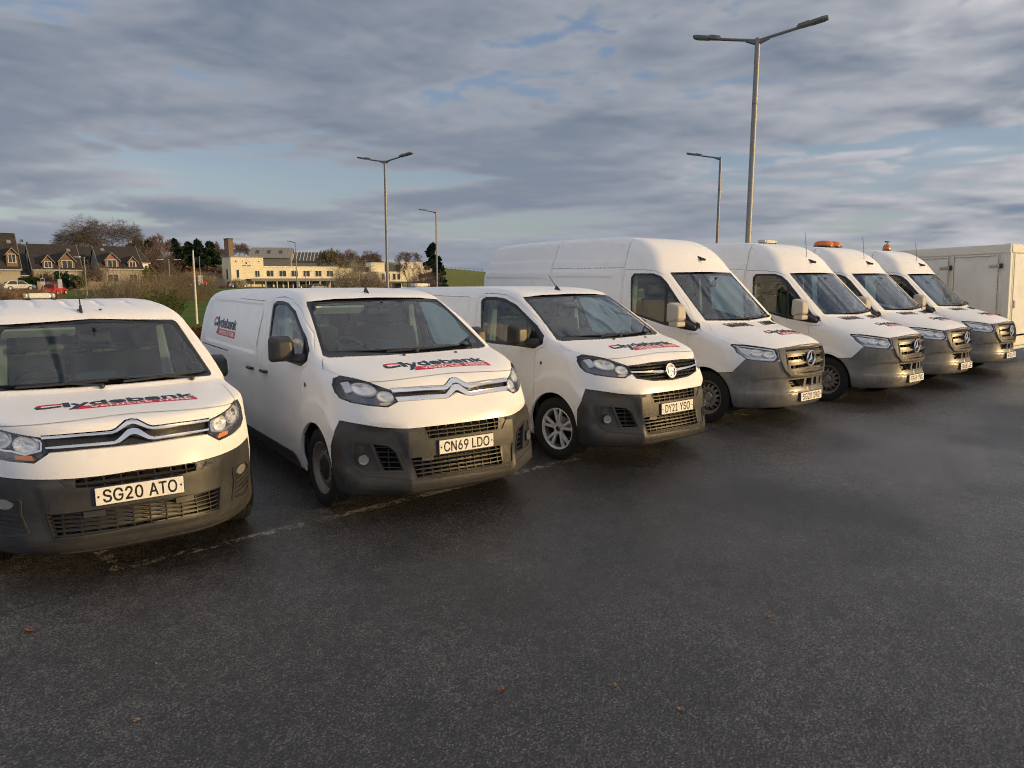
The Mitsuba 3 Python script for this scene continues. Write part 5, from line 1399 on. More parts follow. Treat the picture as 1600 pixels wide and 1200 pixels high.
def hedge(a, b, top, depth, label, seed, mats, n, leaf, name='hedge', ragged=.08):
    """a clipped hedge between two ground points: leaves all through its volume over a few stems"""
    r = np.random.default_rng(seed); a, b = np.asarray(a, float), np.asarray(b, float); L = np.linalg.norm(b-a); d = (b-a)/L; w = np.array([-d[1], d[0], 0])
    key = plant(name, label, 'hedge')
    for i, m in enumerate(mats):
        t = r.uniform(0, 1, n); s = r.uniform(-1, 1, n); s = np.sign(s)*np.abs(s)**.6; h = r.uniform(0, 1, n)**.6
        q = a+(b-a)*t[:, None]; g = height(q[:, 0], q[:, 1]); hh = top*(1+ragged*(2*meshkit.fbm(np.stack([t*L*1.3, t*0+seed, t*0], 1), 3, seed)-1))
        p = q+w*(s*depth/2*(1-.25*h**3))[:, None]; p[:, 2] = g+h*hh+r.normal(0, .03, n)
        scene[key+'__leaves'+(f'_{i:03d}' if i else '')] = mikit.ply(cards(p, leaf, r), m); labels[key+'__leaves'+(f'_{i:03d}' if i else '')] = {'kind': 'stuff'}
    st = []
    for _ in range(int(L*3)):
        t = r.random(); q = a+(b-a)*t+w*r.uniform(-.3, .3)*depth; q[2] = float(height(q[0], q[1]))
        st.append((q, q+np.array([r.normal(0, .12), r.normal(0, .12), top*.9]), .02, .008))
    scene[key+'__stems'] = mikit.ply(twigs(st), 'bark_grey', smooth=False); labels[key+'__stems'] = {'kind': 'stuff'}

def conifer(px, Y, top_py, w_px, label, seed, mat='conifer_dark', n=5000, leaf=.22, full=.75, name='conifer', group=None, bare=.12):
    """an evergreen: drooping sprays of needles in layers round a trunk"""
    r = np.random.default_rng(seed); b = on_ground(px, Y); H = at(px, top_py, Y)[2]-b[2]; W = w_px/FOCAL*Y/2
    key = plant(name, label, 'tree', group)
    k = 70; bh = r.uniform(bare, .97, k); ba = r.uniform(0, 2*PI, k)
    t = r.integers(0, k, n); u = r.random(n)**.55
    prof = lambda h: (np.clip((1-h)/(1-.22), 0, 1)**full)*np.clip(.45+h*4, 0, 1)
    h = bh[t]+r.normal(0, .012, n)-u*.05; R = W*prof(bh[t])*u*r.uniform(.8, 1.1, n)*(1+.18*np.sin(ba[t]*3+seed))
    an = ba[t]+r.normal(0, .20, n)/(u+.15)*.5
    p = np.stack([R*np.cos(an), R*np.sin(an), h*H], 1)+b
    scene[key+'__foliage'] = mikit.ply(cards(p, leaf, r, 2.0), mat); labels[key+'__foliage'] = {'kind': 'stuff'}
    scene[key+'__trunk'] = mikit.ply(twigs([(b, b+[0, 0, H*.5], H*.016, H*.012), (b+[0, 0, H*.5], b+[0, 0, H*.97], H*.012, H*.003)]), 'bark_grey', smooth=False)
    return key

def leafy(px, Y, top_py, w_px, label, seed, mat, n=2500, leaf=.2, name='evergreen_bush'):
    r = np.random.default_rng(seed); b = on_ground(px, Y); H = at(px, top_py, Y)[2]-b[2]; W = w_px/FOCAL*Y/2
    key = plant(name, label, 'bush'); k = 14
    c = np.stack([r.uniform(-.7, .7, k)*W, r.uniform(-.7, .7, k)*W, r.uniform(.25, .8, k)*H], 1); t = r.integers(0, k, n)
    d = r.normal(size=(n, 3)); d /= np.linalg.norm(d, axis=1, keepdims=True)
    p = b+c[t]+d*r.random((n, 1))**.4*np.array([W*.42, W*.42, H*.24])*r.uniform(.8, 1.1, (n, 1))
    p = p[p[:, 2] > b[2]-.1]
    scene[key+'__leaves'] = mikit.ply(cards(p, leaf, r), mat); labels[key+'__leaves'] = {'kind': 'stuff'}
    scene[key+'__stem'] = mikit.ply(twigs([(b, b+c[i], .05, .02) for i in range(k)]), 'bark_grey', smooth=False)
# ------------------------------------------------------------------ buildings far behind
pr('render_cream', (.66, .60, .43), .85)
def render_stain(p, n, uv):
    return mix((.80, .73, .53), (.66, .60, .44), dr.clip(1.4*(fbm(p.x*.5, p.y*.5, p.z*.22, 4)-.35), 0, 1))
pr('cream_wall', proc(render_stain), .85)
pr('harl_wall', (.40, .365, .30), .9)
pr('verge_board', (.33, .30, .26), .7)
pr('grey_wall', (.20, .20, .20), .9)
def roof_fn(p, n, uv):
    row = dr.floor(p.z*4.2); c = cell_rand(dr.floor(p.x*3.2+.5*row), row, dr.floor(p.y*3.2))
    moss = smoothstep(.5, .75, fbm(p.x*.6, p.y*.6, p.z*.8, 4))
    return mix(mix((.022, .019, .018), (.042, .035, .032), c), (.055, .045, .032), moss*.6)
pr('roof_tiles', proc(roof_fn), .8)
pr('slate_grey', (.075, .078, .082), .7)
pr('tin_roof', (.24, .235, .21), .6)
pr('timber_clad', (.20, .135, .085), .85)
pr('brick_pink', (.30, .17, .13), .9)
pr('brick_chimney', (.22, .15, .11), .9)
pr('white_frame', (.72, .72, .70), .5)
pr('far_glass', (.045, .05, .06), .08)
pr('dark_recess', (.03, .03, .03), .9)
pr('fence_wood', (.42, .33, .235), .9)
pr('white_board', (.75, .74, .70), .6)
pr('blue_board', (.03, .05, .20), .5)
pr('galvanised', (.27, .27, .265), .5, metallic=.4)
pr('lamp_grey', (.16, .165, .165), .5, metallic=.3)
pr('lamp_white', (.70, .70, .68), .5)
pr('pole_paint', (.70, .66, .58), .6)
pr('sign_ink', (.06, .055, .05), .7)

def mtx(o, r):
    """local x along a front, y backwards, z up, turned by r degrees about z at o"""
    c, s = math.cos(math.radians(r)), math.sin(math.radians(r))
    return np.array([[c, -s, 0, o[0]], [s, c, 0, o[1]], [0, 0, 1, o[2]], [0, 0, 0, 1.]])
def bx(x0, x1, y0, y1, z0, z1):
    return trimesh.creation.box((x1-x0, y1-y0, z1-z0), transform=trimesh.transformations.translation_matrix(((x0+x1)/2, (y0+y1)/2, (z0+z1)/2)))
def ex(poly, x0, x1):
    """a (y, z) outline extruded along x"""
    m = m3.Manifold.extrude(m3.CrossSection([[tuple(p) for p in poly]], m3.FillRule.EvenOdd), x1-x0).transform(np.array([[0, 0, 1, x0], [1, 0, 0, 0], [0, 1, 0, 0]], float)).to_mesh()
    return trimesh.Trimesh(m.vert_properties[:, :3], m.tri_verts, process=False)
def exy(poly, y0, y1):
    """an (x, z) outline extruded along y"""
    m = m3.Manifold.extrude(m3.CrossSection([[tuple(p) for p in poly]], m3.FillRule.EvenOdd), y1-y0).transform(np.array([[1, 0, 0, 0], [0, 0, -1, y1], [0, 1, 0, 0]], float)).to_mesh()
    return trimesh.Trimesh(m.vert_properties[:, :3], m.tri_verts, process=False)

class Thing:
    def __init__(s, name, label, cat_, M, group=None):
        s.key = plant(name, label, cat_, group); s.M = M
    def part(s, key, mesh, mat, smooth=False, label=None):
        full, n = f'{s.key}__{key}', 0
        while full in scene: n += 1; full = f'{s.key}__{key}_{n:03d}'
        m = mesh.copy(); m.apply_transform(s.M); scene[full] = mikit.ply(m, mat, smooth=smooth)
        if label: labels[full] = {'label': label}
        return full[len(s.key)+2:]
    def window(s, x0, x1, z0, z1, y=0., glass='far_glass', bars_=1, sill=True):
        f = cat(bx(x0-.06, x1+.06, y-.05, y+.03, z1-.02, z1+.06), bx(x0-.06, x0+.02, y-.05, y+.03, z0, z1), bx(x1-.02, x1+.06, y-.05, y+.03, z0, z1), bx(x0-.09, x1+.09, y-.10, y+.03, z0-.07, z0+.01), *[bx(x0+(x1-x0)*(k+1)/(bars_+1)-.03, x0+(x1-x0)*(k+1)/(bars_+1)+.03, y-.045, y+.03, z0, z1) for k in range(bars_)])
        k = s.part('window', f, 'white_frame'); s.part(k+'__pane', bx(x0, x1, y-.012, y+.02, z0, z1), glass)

def house(label, px, Y, r, L, D, eave, ridge, wall='harl_wall', dormers=(), windows=(), sky=(), name='house', door=None, gable='grey_wall', base=None):
    o = on_ground(px, Y)
    if base is not None: o[2] = base
    b = o[2]; h = Thing(name, label, 'house', mtx([o[0], o[1], 0], r), 'houses on the far side of the grass'); e, R = eave, ridge
    h.part('wall', ex([(0, b-1), (D, b-1), (D, e), (D/2, R-.12), (0, e)][::1], .12, L-.12), wall)
    for x in (0, L-.12): h.part('gable_wall', ex([(0, b-1), (D, b-1), (D, e), (D/2, R-.10), (0, e)], x, x+.12), gable)
    sl = (R-e)/(D/2); ov = .45
    h.part('roof', ex([(-ov, e-ov*sl), (D/2, R), (D+ov, e-ov*sl), (D+ov, e-ov*sl+.18), (D/2, R+.2), (-ov, e-ov*sl+.18)], -.15, L+.15), 'roof_tiles')
    for x in (-.22, L+.15):
        h.part('barge_board', ex([(-ov-.02, e-ov*sl-.05), (D/2, R-.05), (D+ov+.02, e-ov*sl-.05), (D+ov+.02, e-ov*sl+.2), (D/2, R+.23), (-ov-.02, e-ov*sl+.2)], x, x+.07), 'tin_roof')
    h.part('gutter', bx(-.1, L+.1, -ov-.13, -ov-.01, e-ov*sl+.02, e-ov*sl+.14), 'white_frame')
    for (x, w, z0, z1, zr, mt) in dormers:       # middle, width, sill, eaves, ridge
        y0 = -.06; yb = (zr-e)/sl+.5
        k = h.part('dormer', exy([(x-w/2, e-.4), (x+w/2, e-.4), (x+w/2, z1), (x, zr-.08), (x-w/2, z1)], y0, yb), mt)
        dsl = (zr-z1)/(w/2)
        h.part(k+'__roof', exy([(x-w/2-.25, z1-.25*dsl), (x, zr), (x+w/2+.25, z1-.25*dsl), (x+w/2+.25, z1-.25*dsl+.14), (x, zr+.16), (x-w/2-.25, z1-.25*dsl+.14)], y0-.3, yb+.2), 'roof_tiles')
        h.part(k+'__barge_board', exy([(x-w/2-.28, z1-.28*dsl-.03), (x, zr-.04), (x+w/2+.28, z1-.28*dsl-.03), (x+w/2+.28, z1-.28*dsl+.10), (x, zr+.12), (x-w/2-.28, z1-.28*dsl+.10)], y0-.36, y0-.30), 'verge_board')
        h.window(x-w*.32, x+w*.32, z0, z1-.05, y0-.02)
    for (x0, x1, z0, z1) in windows: h.window(x0, x1, z0, z1, -.02)
    for (x, t) in sky:
        z = e+(R-e)*t; y = D/2*t; nrm = np.array([0, -sl, 1])/math.hypot(sl, 1)
        m = bx(x-.4, x+.4, -.45, .45, -.05, .10); m = moved(m, (x*0, y, z+.2), rx=math.degrees(math.atan(sl))) if False else m
        m = moved(bx(-.3, .3, -.35, .35, -.04, .08), (x, y, z+.22), rx=math.degrees(math.atan(sl)))
        h.part('skylight', m, 'galvanised')
    if door: h.part('door', bx(door[0], door[1], -.06, .02, b, b+2.1), 'dark_recess')
    return h

house('brown roofed house cut off by the left edge of the picture', -52, 116, 40, 7.2, 9.0, 3.2, 8.6, dormers=[(6.2, 1.5, 3.9, 5.3, 6.2, 'timber_clad')], windows=[(1, 2.4, .8, 2.2)], sky=[(6.3, .72)])
house('narrow dark roofed house behind the leftmost houses with a grey gable', 22, 140, 40, 4.5, 9.0, 3.3, 7.6, windows=[(1, 2, .8, 2)])
house('low garage with a brown tiled roof left of the timber dormered house', 18, 127, 40, 2.6, 6.0, 2.2, 5.4, name='garage')
house('brown roofed house with two timber clad dormers in its roof', 53, 128, 40, 7.4, 9.2, 3.1, 7.2, dormers=[(2.3, 1.6, 3.2, 4.3, 5.3, 'timber_clad'), (5.2, 2.4, 3.1, 4.5, 5.9, 'timber_clad')], windows=[(.9, 2.2, .7, 2.1), (4.6, 6.2, .7, 2.1)], sky=[(6.1, .74)], door=(3, 3.9))
house('low brown roofed house with one dormer standing back between two taller roofs', 117, 139, 40, 4.6, 8.0, 3.0, 7.1, dormers=[(2.4, 1.7, 3.6, 4.6, 5.7, 'timber_clad')], windows=[(1.4, 2.9, .6, 2.0)])
house('brown roofed house with two pink brick dormers beside the big bare tree', 158, 134, 40, 7.0, 9.2, 3.3, 7.1, dormers=[(2.0, 2.2, 3.3, 4.7, 5.9, 'brick_pink'), (5.4, 1.5, 3.3, 4.4, 5.3, 'brick_pink')], windows=[(1.1, 2.9, .8, 2.1), (4.7, 6.0, .8, 2.1)], sky=[(1.3, .80)])
house('small white gabled house in front of the conifers', 213, 165, 75, 4.0, 5.0, 5.0, 7.6, wall='white_board', gable='white_board')

# the cream building
o = on_ground(362, 170); cb = Thing('cream_building', 'long flat roofed cream building with a square tower block and a dark canopy', 'building', mtx([o[0], o[1], -2.0], 40))
cb.part('tower_wall', bx(0, 7.6, 0, 5.8, -1, 8.05), 'cream_wall'); cb.part('tower_coping', bx(-.1, 7.7, -.1, 5.9, 8.05, 8.25), 'tin_roof')
cb.part('wing_wall', bx(6.9, 27, .6, 9.0, -1, 5.9), 'cream_wall'); cb.part('wing_coping', bx(7.72, 27.1, .45, 9.1, 5.9, 6.12), 'white_frame')
for x in (8.3, 11.4, 14.4, 17.5, 20.6, 23.7): cb.window(x+.2, x+1.9, 3.7, 5.1, .58)
cb.window(5.5, 6.6, 3.6, 5.0, -.02); cb.window(1.2, 1.8, 3.4, 5.2, -.02, bars_=0)
cb.part('side_window', bx(-.05, .02, 2.2, 3.1, 3.0, 5.4), 'far_glass')
cb.part('canopy', bx(3.4, 29, -3.2, .55, 2.75, 3.15), 'slate_grey')
cb.part('canopy_fascia', bx(3.3, 29.1, -3.32, -3.2, 2.60, 3.25), 'grey_wall')
for i in range(10): cb.part('canopy_post', bx(4.0+2.7*i, 4.16+2.7*i, -3.1, -2.94, -.5, 2.75), 'white_frame')
for i in range(8): cb.part('ground_floor_window', cat(bx(8.0+2.4*i, 9.9+2.4*i, .50, .59, .9, 2.4)), 'far_glass')
cb.part('low_wall', bx(5, 28, -4.4, -4.2, -.5, .7), 'white_board')
cb.part('tower_lettering', cat(*[bx(2.6+.19*i, 2.72+.19*i, -.05, .02, 6.05, 6.26) for i in (0, 1, 2, 3, 4, 6, 7, 8, 9, 10)], bx(3.4, 3.75, -.05, .02, 6.55, 6.95), bx(2.6, 2.75, -.05, .02, 7.1, 7.25), bx(4.3, 4.45, -.05, .02, 7.1, 7.25)), 'sign_ink')
for x in (1.0, 6.4): cb.part('vent_hole', bx(x, x+.3, -.04, .02, 7.0, 7.25), 'sign_ink')
ch = on_ground(364, 176); cb.M = mtx([ch[0], ch[1], -2.0], 40)
cb.part('chimney', bx(-.6, .5, 0, 3.0, 7, 12.4), 'brick_chimney'); cb.part('chimney__cap', bx(-.7, .6, -.1, 3.1, 12.4, 12.6), 'slate_grey')
o = on_ground(592, 196); cr_ = Thing('cream_building', 'right hand part of the cream building with a taller block behind the bare trees', 'building', mtx([o[0], o[1], -2.0], 25))
cr_.part('wall', bx(-12, 0, 3, 9, -1, 5.8), 'cream_wall'); cr_.part('wall', bx(0, 6.5, 0, 8, -1, 5.0), 'cream_wall'); cr_.part('wall', bx(6.5, 15, 1.0, 9, -1, 7.3), 'cream_wall'); cr_.part('wall', bx(-1.5, 2.2, 2.0, 8, 5, 7.2), 'cream_wall')
cr_.part('coping', bx(6.4, 15.1, .9, 9.1, 7.3, 7.52), 'white_frame'); cr_.part('coping', bx(-1.6, 2.3, 1.9, 8.1, 7.2, 7.4), 'white_frame'); cr_.part('roof', bx(2.4, 6.5, 2, 8, 5.0, 6.9), 'slate_grey')
for x in (.8, 2.2, 3.8, 5.0): cr_.window(x, x+.8, 2.9, 4.5, -.02, bars_=0)
cr_.part('canopy', bx(2, 17, -3, -.05, 2.0, 2.4), 'slate_grey'); cr_.part('ground_floor_window', bx(3, 6, -.08, 0, .2, 1.8), 'far_glass')
for i in range(6): cr_.part('canopy_post', bx(2.4+2.8*i, 2.55+2.8*i, -2.9, -2.75, -.5, 2.0), 'white_frame')
cr_.part('name_board', bx(-6.0, -1.8, 2.85, 3.0, 5.0, 6.2), 'sign_ink')
for nm, px, Y, L, D, e, R, mt, lb in (('shed', 392, 235, 12.5, 9, 7.6, 10.6, 'tin_roof', 'long grey roofed shed with skylights behind the tower'), ('shed', 456, 240, 14, 10, 6.6, 9.3, 'slate_grey', 'shed with a ribbed dark grey roof right of the paler one')):
    o = on_ground(px, Y); s_ = Thing(nm, lb, 'shed', mtx([o[0], o[1], 0], 8), 'sheds behind the cream building'); b = o[2]
    s_.part('wall', ex([(0, b-1), (D, b-1), (D, e), (D/2, R-.1), (0, e)], 0, L), 'grey_wall')
    s_.part('roof', ex([(-.5, e-.3), (D/2, R), (D+.5, e-.3), (D+.5, e-.1), (D/2, R+.2), (-.5, e-.1)], -.3, L+.3), mt)
    for i in range(int(L/1.1)): s_.part('roof_rib', moved(bx(-.06, .06, -D*.30, D*.30, -.03, .08), (.5+1.1*i, D/4, (e+R)/2+.2), rx=math.degrees(math.atan((R-e)/(D/2)))), 'white_frame' if mt == 'slate_grey' else 'tin_roof')
    if mt == 'tin_roof':
        for i in range(3): s_.part('skylight', moved(bx(-.5, .5, -.9, .9, -.03, .12), (2+3.6*i, D/4, (e+R)/2+.22), rx=math.degrees(math.atan((R-e)/(D/2)))), 'far_glass')

# ------------------------------------------------------------------ fence, signs, lamps
def fence(a, b, h, label):
    a, b = np.asarray(a), np.asarray(b); L = np.linalg.norm((b-a)[:2]); r = math.degrees(math.atan2(b[1]-a[1], b[0]-a[0]))
    f = Thing('wooden_fence', label, 'fence', mtx([a[0], a[1], a[2]], r)); n = int(L/.16); rr = np.random.default_rng(3); dz = (b[2]-a[2])/L
    bo = [bx(.16*i, .16*i+.145, -.02, .012*(i % 2), dz*.16*i-.1, dz*.16*i+h+rr.normal(0, .015)) for i in range(n)]
    f.part('boards', cat(*bo), 'fence_wood'); labels[f.key+'__boards'] = {'kind': 'stuff'}
    for i in range(int(L/2.4)+1): f.part('post', bx(2.4*i, 2.4*i+.10, .03, .13, dz*2.4*i-.2, dz*2.4*i+h+.06), 'fence_wood')
fence(on_ground(58, 116), on_ground(168, 120), 1.35, 'plain timber board fence running behind the parked red car')
fence(on_ground(336, 160), on_ground(352, 158), 1.8, 'short grey timber fence left of the tower')

def lamp_post(px, Y, H, label, heads, mat='galvanised', r0=.085, aim=-28, tilt=10, arm=.95, base=None, head_mat='lamp_grey', name='lamp_post', hs=1.):
    o = at(px, 430, Y); g = float(height(o[0], o[1])) if base is None else base
    t = Thing(name, label, 'street lamp', mtx([o[0], o[1], g], 0), 'lamp posts round the car park')
    t.part('post', cat(tube([(0, 0, 0), (0, 0, 1.2)], r0*1.25, 16), tube([(0, 0, 1.2), (0, 0, H)], r0*.88, 16, r0*.72), tube([(0, 0, 1.15), (0, 0, 1.25)], r0*1.32, 16)), mat, 40)
    t.part('post__collar', tube([(0, 0, H*.80), (0, 0, H*.80+.03)], r0*.82, 16), 'lamp_grey', 40)
    for k in heads:
        a = math.radians(aim)+(PI if k < 0 else 0); d = np.array([math.cos(a), math.sin(a), 0]); tl = math.radians(tilt); e = d*math.cos(tl)+np.array([0, 0, math.sin(tl)]); w = np.array([-d[1], d[0], 0]); up_ = np.cross(e, w)*1
        if up_[2] < 0: up_ = -up_
        p0 = np.array([0, 0, H-.06]); p1 = p0+e*arm
        t.part('arm', cat(tube([p0-[0, 0, .06], p0+e*arm*.3-[0, 0, .02]], .055, 10, .03), tube([p0, p1], .034, 10)), 'lamp_grey', 40)
        R = np.eye(4); R[:3, 0], R[:3, 1], R[:3, 2], R[:3, 3] = e, w, up_, p1
        def hd(poly, z0, z1):
            m = m3.Manifold.extrude(m3.CrossSection([poly], m3.FillRule.EvenOdd), z1-z0).to_mesh(); q = trimesh.Trimesh(m.vert_properties[:, :3], m.tri_verts, process=False); q.apply_translation((0, 0, z0)); q.apply_scale(hs); q.apply_transform(R); return q
        k1 = t.part('lamp_head', cat(hd([(-.06, -.05), (.06, -.12), (.60, -.15), (.70, -.11), (.70, .11), (.60, .15), (.06, .12), (-.06, .05)], -.01, .055), hd([(-.02, -.06), (.25, -.10), (.25, .10), (-.02, .06)], .055, .085)), head_mat)
        t.part(k1+'__glass', hd([(.28, -.12), (.62, -.125), (.62, .125), (.28, .12)], -.022, -.012), 'lamp_bucket')
    return t
lamp_post(1166.3, 18.7, 7.66, 'tall galvanised lamp post with two arms rising behind the tall vans', (1, -1), base=0., hs=.9)
lamp_post(605.3, 36.7, 7.55, 'galvanised lamp post with two arms left of the dark conifer', (1, -1))
lamp_post(1118.3, 36.7, 7.75, 'slender lamp post with one arm beside the tallest post', (-1,), aim=-20)
lamp_post(682.6, 64, 7.8, 'lamp post with one arm standing in front of the dark conifer', (-1,), aim=-20)
lamp_post(463.5, 104, 8.0, 'distant lamp post with one arm rising before the cream building', (-1,), aim=-20, r0=.10, arm=.6)
lamp_post(477.5, 128, 4.6, 'short lamp post with a flat head in front of the cream wing', (1,), aim=10, tilt=2, arm=.5)
lamp_post(265, 112, 5.4, 'short lamp post with two white heads above the olive bushes', (1, -1), head_mat='lamp_white', tilt=1, aim=0, arm=.9, r0=.09, hs=1.2)
lamp_post(133.5, 100, 5.2, 'short lamp post with one white head in front of the timber fence', (-1,), head_mat='lamp_white', tilt=2, aim=0, arm=.5, r0=.09, hs=1.2)
po = at(303.6, 430, 31); pl = Thing('white_pole', 'plain slender white pole on the grass behind the orange hedge', 'pole', mtx([po[0], 31, float(height(po[0], 31))], 0))
pl.part('shaft', tube([(0, 0, 0), (0, 0, 3.05)], .045, 12, .032), 'pole_paint', 40); pl.part('cap', tube([(0, 0, 3.05), (0, 0, 3.08)], .042, 12), 'lamp_grey', 40)
for px, Y, H, z0, z1, w, mt, lb in ((67, 95, 3.6, 1.5, 2.3, .5, 'blue_board', 'small blue and white sign on a pole left of the red car'), (94, 92, 4.4, 1.2, 2.3, .50, 'white_board', 'blank white sign on a tall pole right of the red car'), (313.5, 118, 6.2, 1.9, 3.2, .72, 'white_board', 'white sign board on a tall pole beside the red car near the tower')):
    o = on_ground(px, Y); s_ = Thing('sign_post', lb, 'sign', mtx(o, 5), 'sign posts on the grass'); s_.part('post', tube([(0, 0, 0), (0, 0, H)], .05, 10), 'galvanised', 40)
    s_.part('board', bx(-w/2, w/2, -.08, -.055, z0, z1), 'white_board'); 
    if mt == 'blue_board': s_.part('board__panel', bx(-w/2+.03, w/2-.03, -.086, -.081, (z0+z1)/2, z1-.06), 'blue_board')
pe = on_ground(741, 150); 

# ------------------------------------------------------------------ distant cars
def paint_of(key, c):
    if key not in scene: pr(key, c, .25, clearcoat=.9)
    return key
def car(px, Y, r, col, label, est=False, name='parked_car'):
    o = on_ground(px, Y); t = Thing(name, label, 'car', mtx(o, r), 'cars parked far behind')
    low = [(-2.05, .32), (2.0, .32), (2.1, .55), (2.02, .78), (1.3, .92), (-1.95, .95), (-2.1, .75), (-2.1, .45)]
    up_ = [(1.15, .90), (.45, 1.40), (-.9, 1.46), (-1.75 if est else -1.35, 1.36), (-2.0, .92)]
    lm = exy(low, -.86, .86); v = lm.vertices.copy(); v[:, 1] *= 1-.10*sstep(1.4, 2.1, np.abs(v[:, 0])); lm.vertices = v
    arch = [(x, .33) for x in (-1.28, 1.30)]
    t.part('body', lm, col)
    def cabin(k, dz): 
        m = exy([(x*k, .9+(z-.9)*dz) for x, z in up_], -.78*k, .78*k); q = m.vertices.copy(); q[:, 1] *= 1-.22*np.clip((q[:, 2]-.9)/.55, 0, 1); m.vertices = q; return m
    t.part('windows', cabin(1.0, .97), 'far_glass'); 
    t.part('roof', bx(-1.35, .42, -.60, .60, 1.43, 1.475), col)
    for s in (-1, 1):
        t.part('pillar', cat(tube([(1.12, s*.78, .92), (.44, s*.61, 1.42)], .04, 6), tube([(-.35, s*.79, .92), (-.38, s*.62, 1.44)], .045, 6), tube([(-1.9, s*.77, .92), (-1.4, s*.61, 1.40)], .09, 6)), col)
        for x in (-1.28, 1.30):
            k = t.part('wheel', moved(trimesh.creation.cylinder(.33, .22, sections=20), (x, s*.78, .33), rx=90), 'rubber'); t.part(k+'__rim', moved(trimesh.creation.cylinder(.21, .23, sections=16), (x, s*.782, .33), rx=90), 'alloy')
        t.part('headlight', bx(1.95, 2.09, s*.66-.16, s*.66+.16, .62, .76), 'reflector_flat'); t.part('tail_light', bx(-2.12, -2.0, s*.66-.12, s*.66+.12, .66, .90), 'tail_red')
    t.part('rear_window', bx(-2.02, -1.6, -.55, .55, .98, 1.30), 'far_glass')
    t.part('number_plate', bx(-2.125, -2.09, -.26, .26, .50, .61), 'plate_white')
pr('tail_red', (.45, .015, .012), .25)
paint_of('car_white', (.75, .75, .74)); paint_of('car_red', (.55, .015, .02)); paint_of('car_dark', (.018, .02, .026)); paint_of('car_silver', (.32, .33, .35)); paint_of('car_blue', (.02, .035, .09))
car(31, 116, 34, 'car_white', 'white car parked by the hedge at the far left', est=True)
car(84, 100, 100, 'car_red', 'bright red car seen from behind by the timber fence')
car(299, 160, 75, 'car_dark', 'black car beside a red one left of the tower', est=True)
car(311, 163, 78, 'car_red', 'small red car next to the black one under the white sign')
car(371, 160, 40, 'car_silver', 'silver grey car parked at the foot of the tower')
car(497, 178, 40, 'car_silver', 'silver car under the canopy of the cream building')
car(476, 182, 40, 'car_dark', 'dark car under the middle of the canopy', est=True)
car(545, 176, 40, 'car_blue', 'dark blue car half hidden by the pale bare bush')

# ------------------------------------------------------------------ planting
def hpt(px, Y): return on_ground(px, Y)
hd = np.array([math.cos(.62), math.sin(.62), 0]); h0 = np.array([-5.6, 10.6, 0])
hedge(h0-hd*9.5, h0+hd*6.5, 1.20, .9, 'clipped beech hedge with rust orange winter leaves behind the small vans', 11, ['beech_leaf', 'beech_leaf', 'beech_leaf_dark'], 9000, .055, ragged=.06)
hedge(hpt(-12, 121), hpt(64, 121), 1.9, 1.6, 'dark green clipped hedge in front of the leftmost houses', 12, ['hedge_green', 'leaf_green'], 5000, .16)
hedge(hpt(290, 195), hpt(352, 195), 4.2, 3, 'brown leafless hedge along the slope below the conifers', 13, ['twig_purple', 'beech_leaf_dark'], 5000, .26, ragged=.2)
thicket(-14, 64, 44, 453, 5, 'reddish brown dead dock and grasses along the left edge', 21, ['dock_red', 'twig_red', 'straw'], 1500, name='dead_grass', fine=.008, shape='flat', spread=.16, cat='grass')
thicket(278, 352, 175, 427, 14, 'straw coloured reed bank left of the tower', 22, ['straw', 'straw', 'twig_pale'], 1700, name='reed_bank', fine=.03, shape='flat', spread=.10, cat='reeds')
thicket(152, 252, 62, 425, 8, 'big bare bush of pale brown stems in front of the houses', 23, ['twig_olive', 'twig_pale', 'twig_brown'], 480, fine=.0095)
thicket(200, 318, 88, 424, 12, 'wide olive brown bush right of the pale bare bush', 24, ['twig_olive', 'twig_brown', 'twig_red'], 760, fine=.012)
thicket(235, 262, 38, 455, 3, 'low dark green scrub at the foot of the big bushes', 25, ['twig_olive', 'leaf_green'], 260, fine=.009, name='low_scrub', leaf=('leaf_green', .5, .07))
thicket(165, 312, 74, 445, 8, 'band of low brambles under the bare bushes', 28, ['twig_brown', 'twig_olive'], 620, fine=.010, name='low_scrub')
thicket(62, 82, 124, 424, 2.5, 'reddish twiggy shrub in front of the timber dormered house', 26, ['twig_red', 'twig_brown'], 240, fine=.02, shape='dome')
thicket(138, 156, 122, 414, 2.5, 'tall reddish twiggy shrub between the two dormered houses', 27, ['twig_red', 'twig_brown'], 260, fine=.02)
thicket(524, 584, 118, 408, 6, 'large pale bare bush in front of the cream building', 31, ['twig_pale', 'twig_brown', 'twig_pale'], 360, fine=.016)
thicket(566, 606, 120, 428, 4, 'low bare bush right of the large pale one', 32, ['twig_brown', 'twig_pale'], 300, fine=.018)
thicket(352, 384, 160, 437, 3, 'pale bare climber against the foot of the tower', 33, ['twig_pale'], 200, fine=.03)
leafy(96, 117, 423, 24, 'dark evergreen bush behind the white sign', 41, 'conifer_green', 1800, .20)
leafy(121, 117, 430, 28, 'green evergreen bush beside the timber fence', 42, 'leaf_green', 1500, .20)
leafy(228, 150, 404, 20, 'yellow green bush below the small white house', 43, 'leaf_lime', 1500, .25)
leafy(40, 175, 374, 14, 'yellow green treetop showing over the leftmost roofs', 44, 'leaf_lime', 1400, .3, name='evergreen_tree')
leafy(346, 152, 447, 14, 'small rounded brown shrub left of the tower', 45, 'dock_red', 900, .16)
bare_tree(176, 178, 331, 132, 'huge spreading bare tree above the brown roofs', 8, 'bark_grey', levels=6, fine=.015, kids=4, droop=.6, first=.13, trunk=.06)
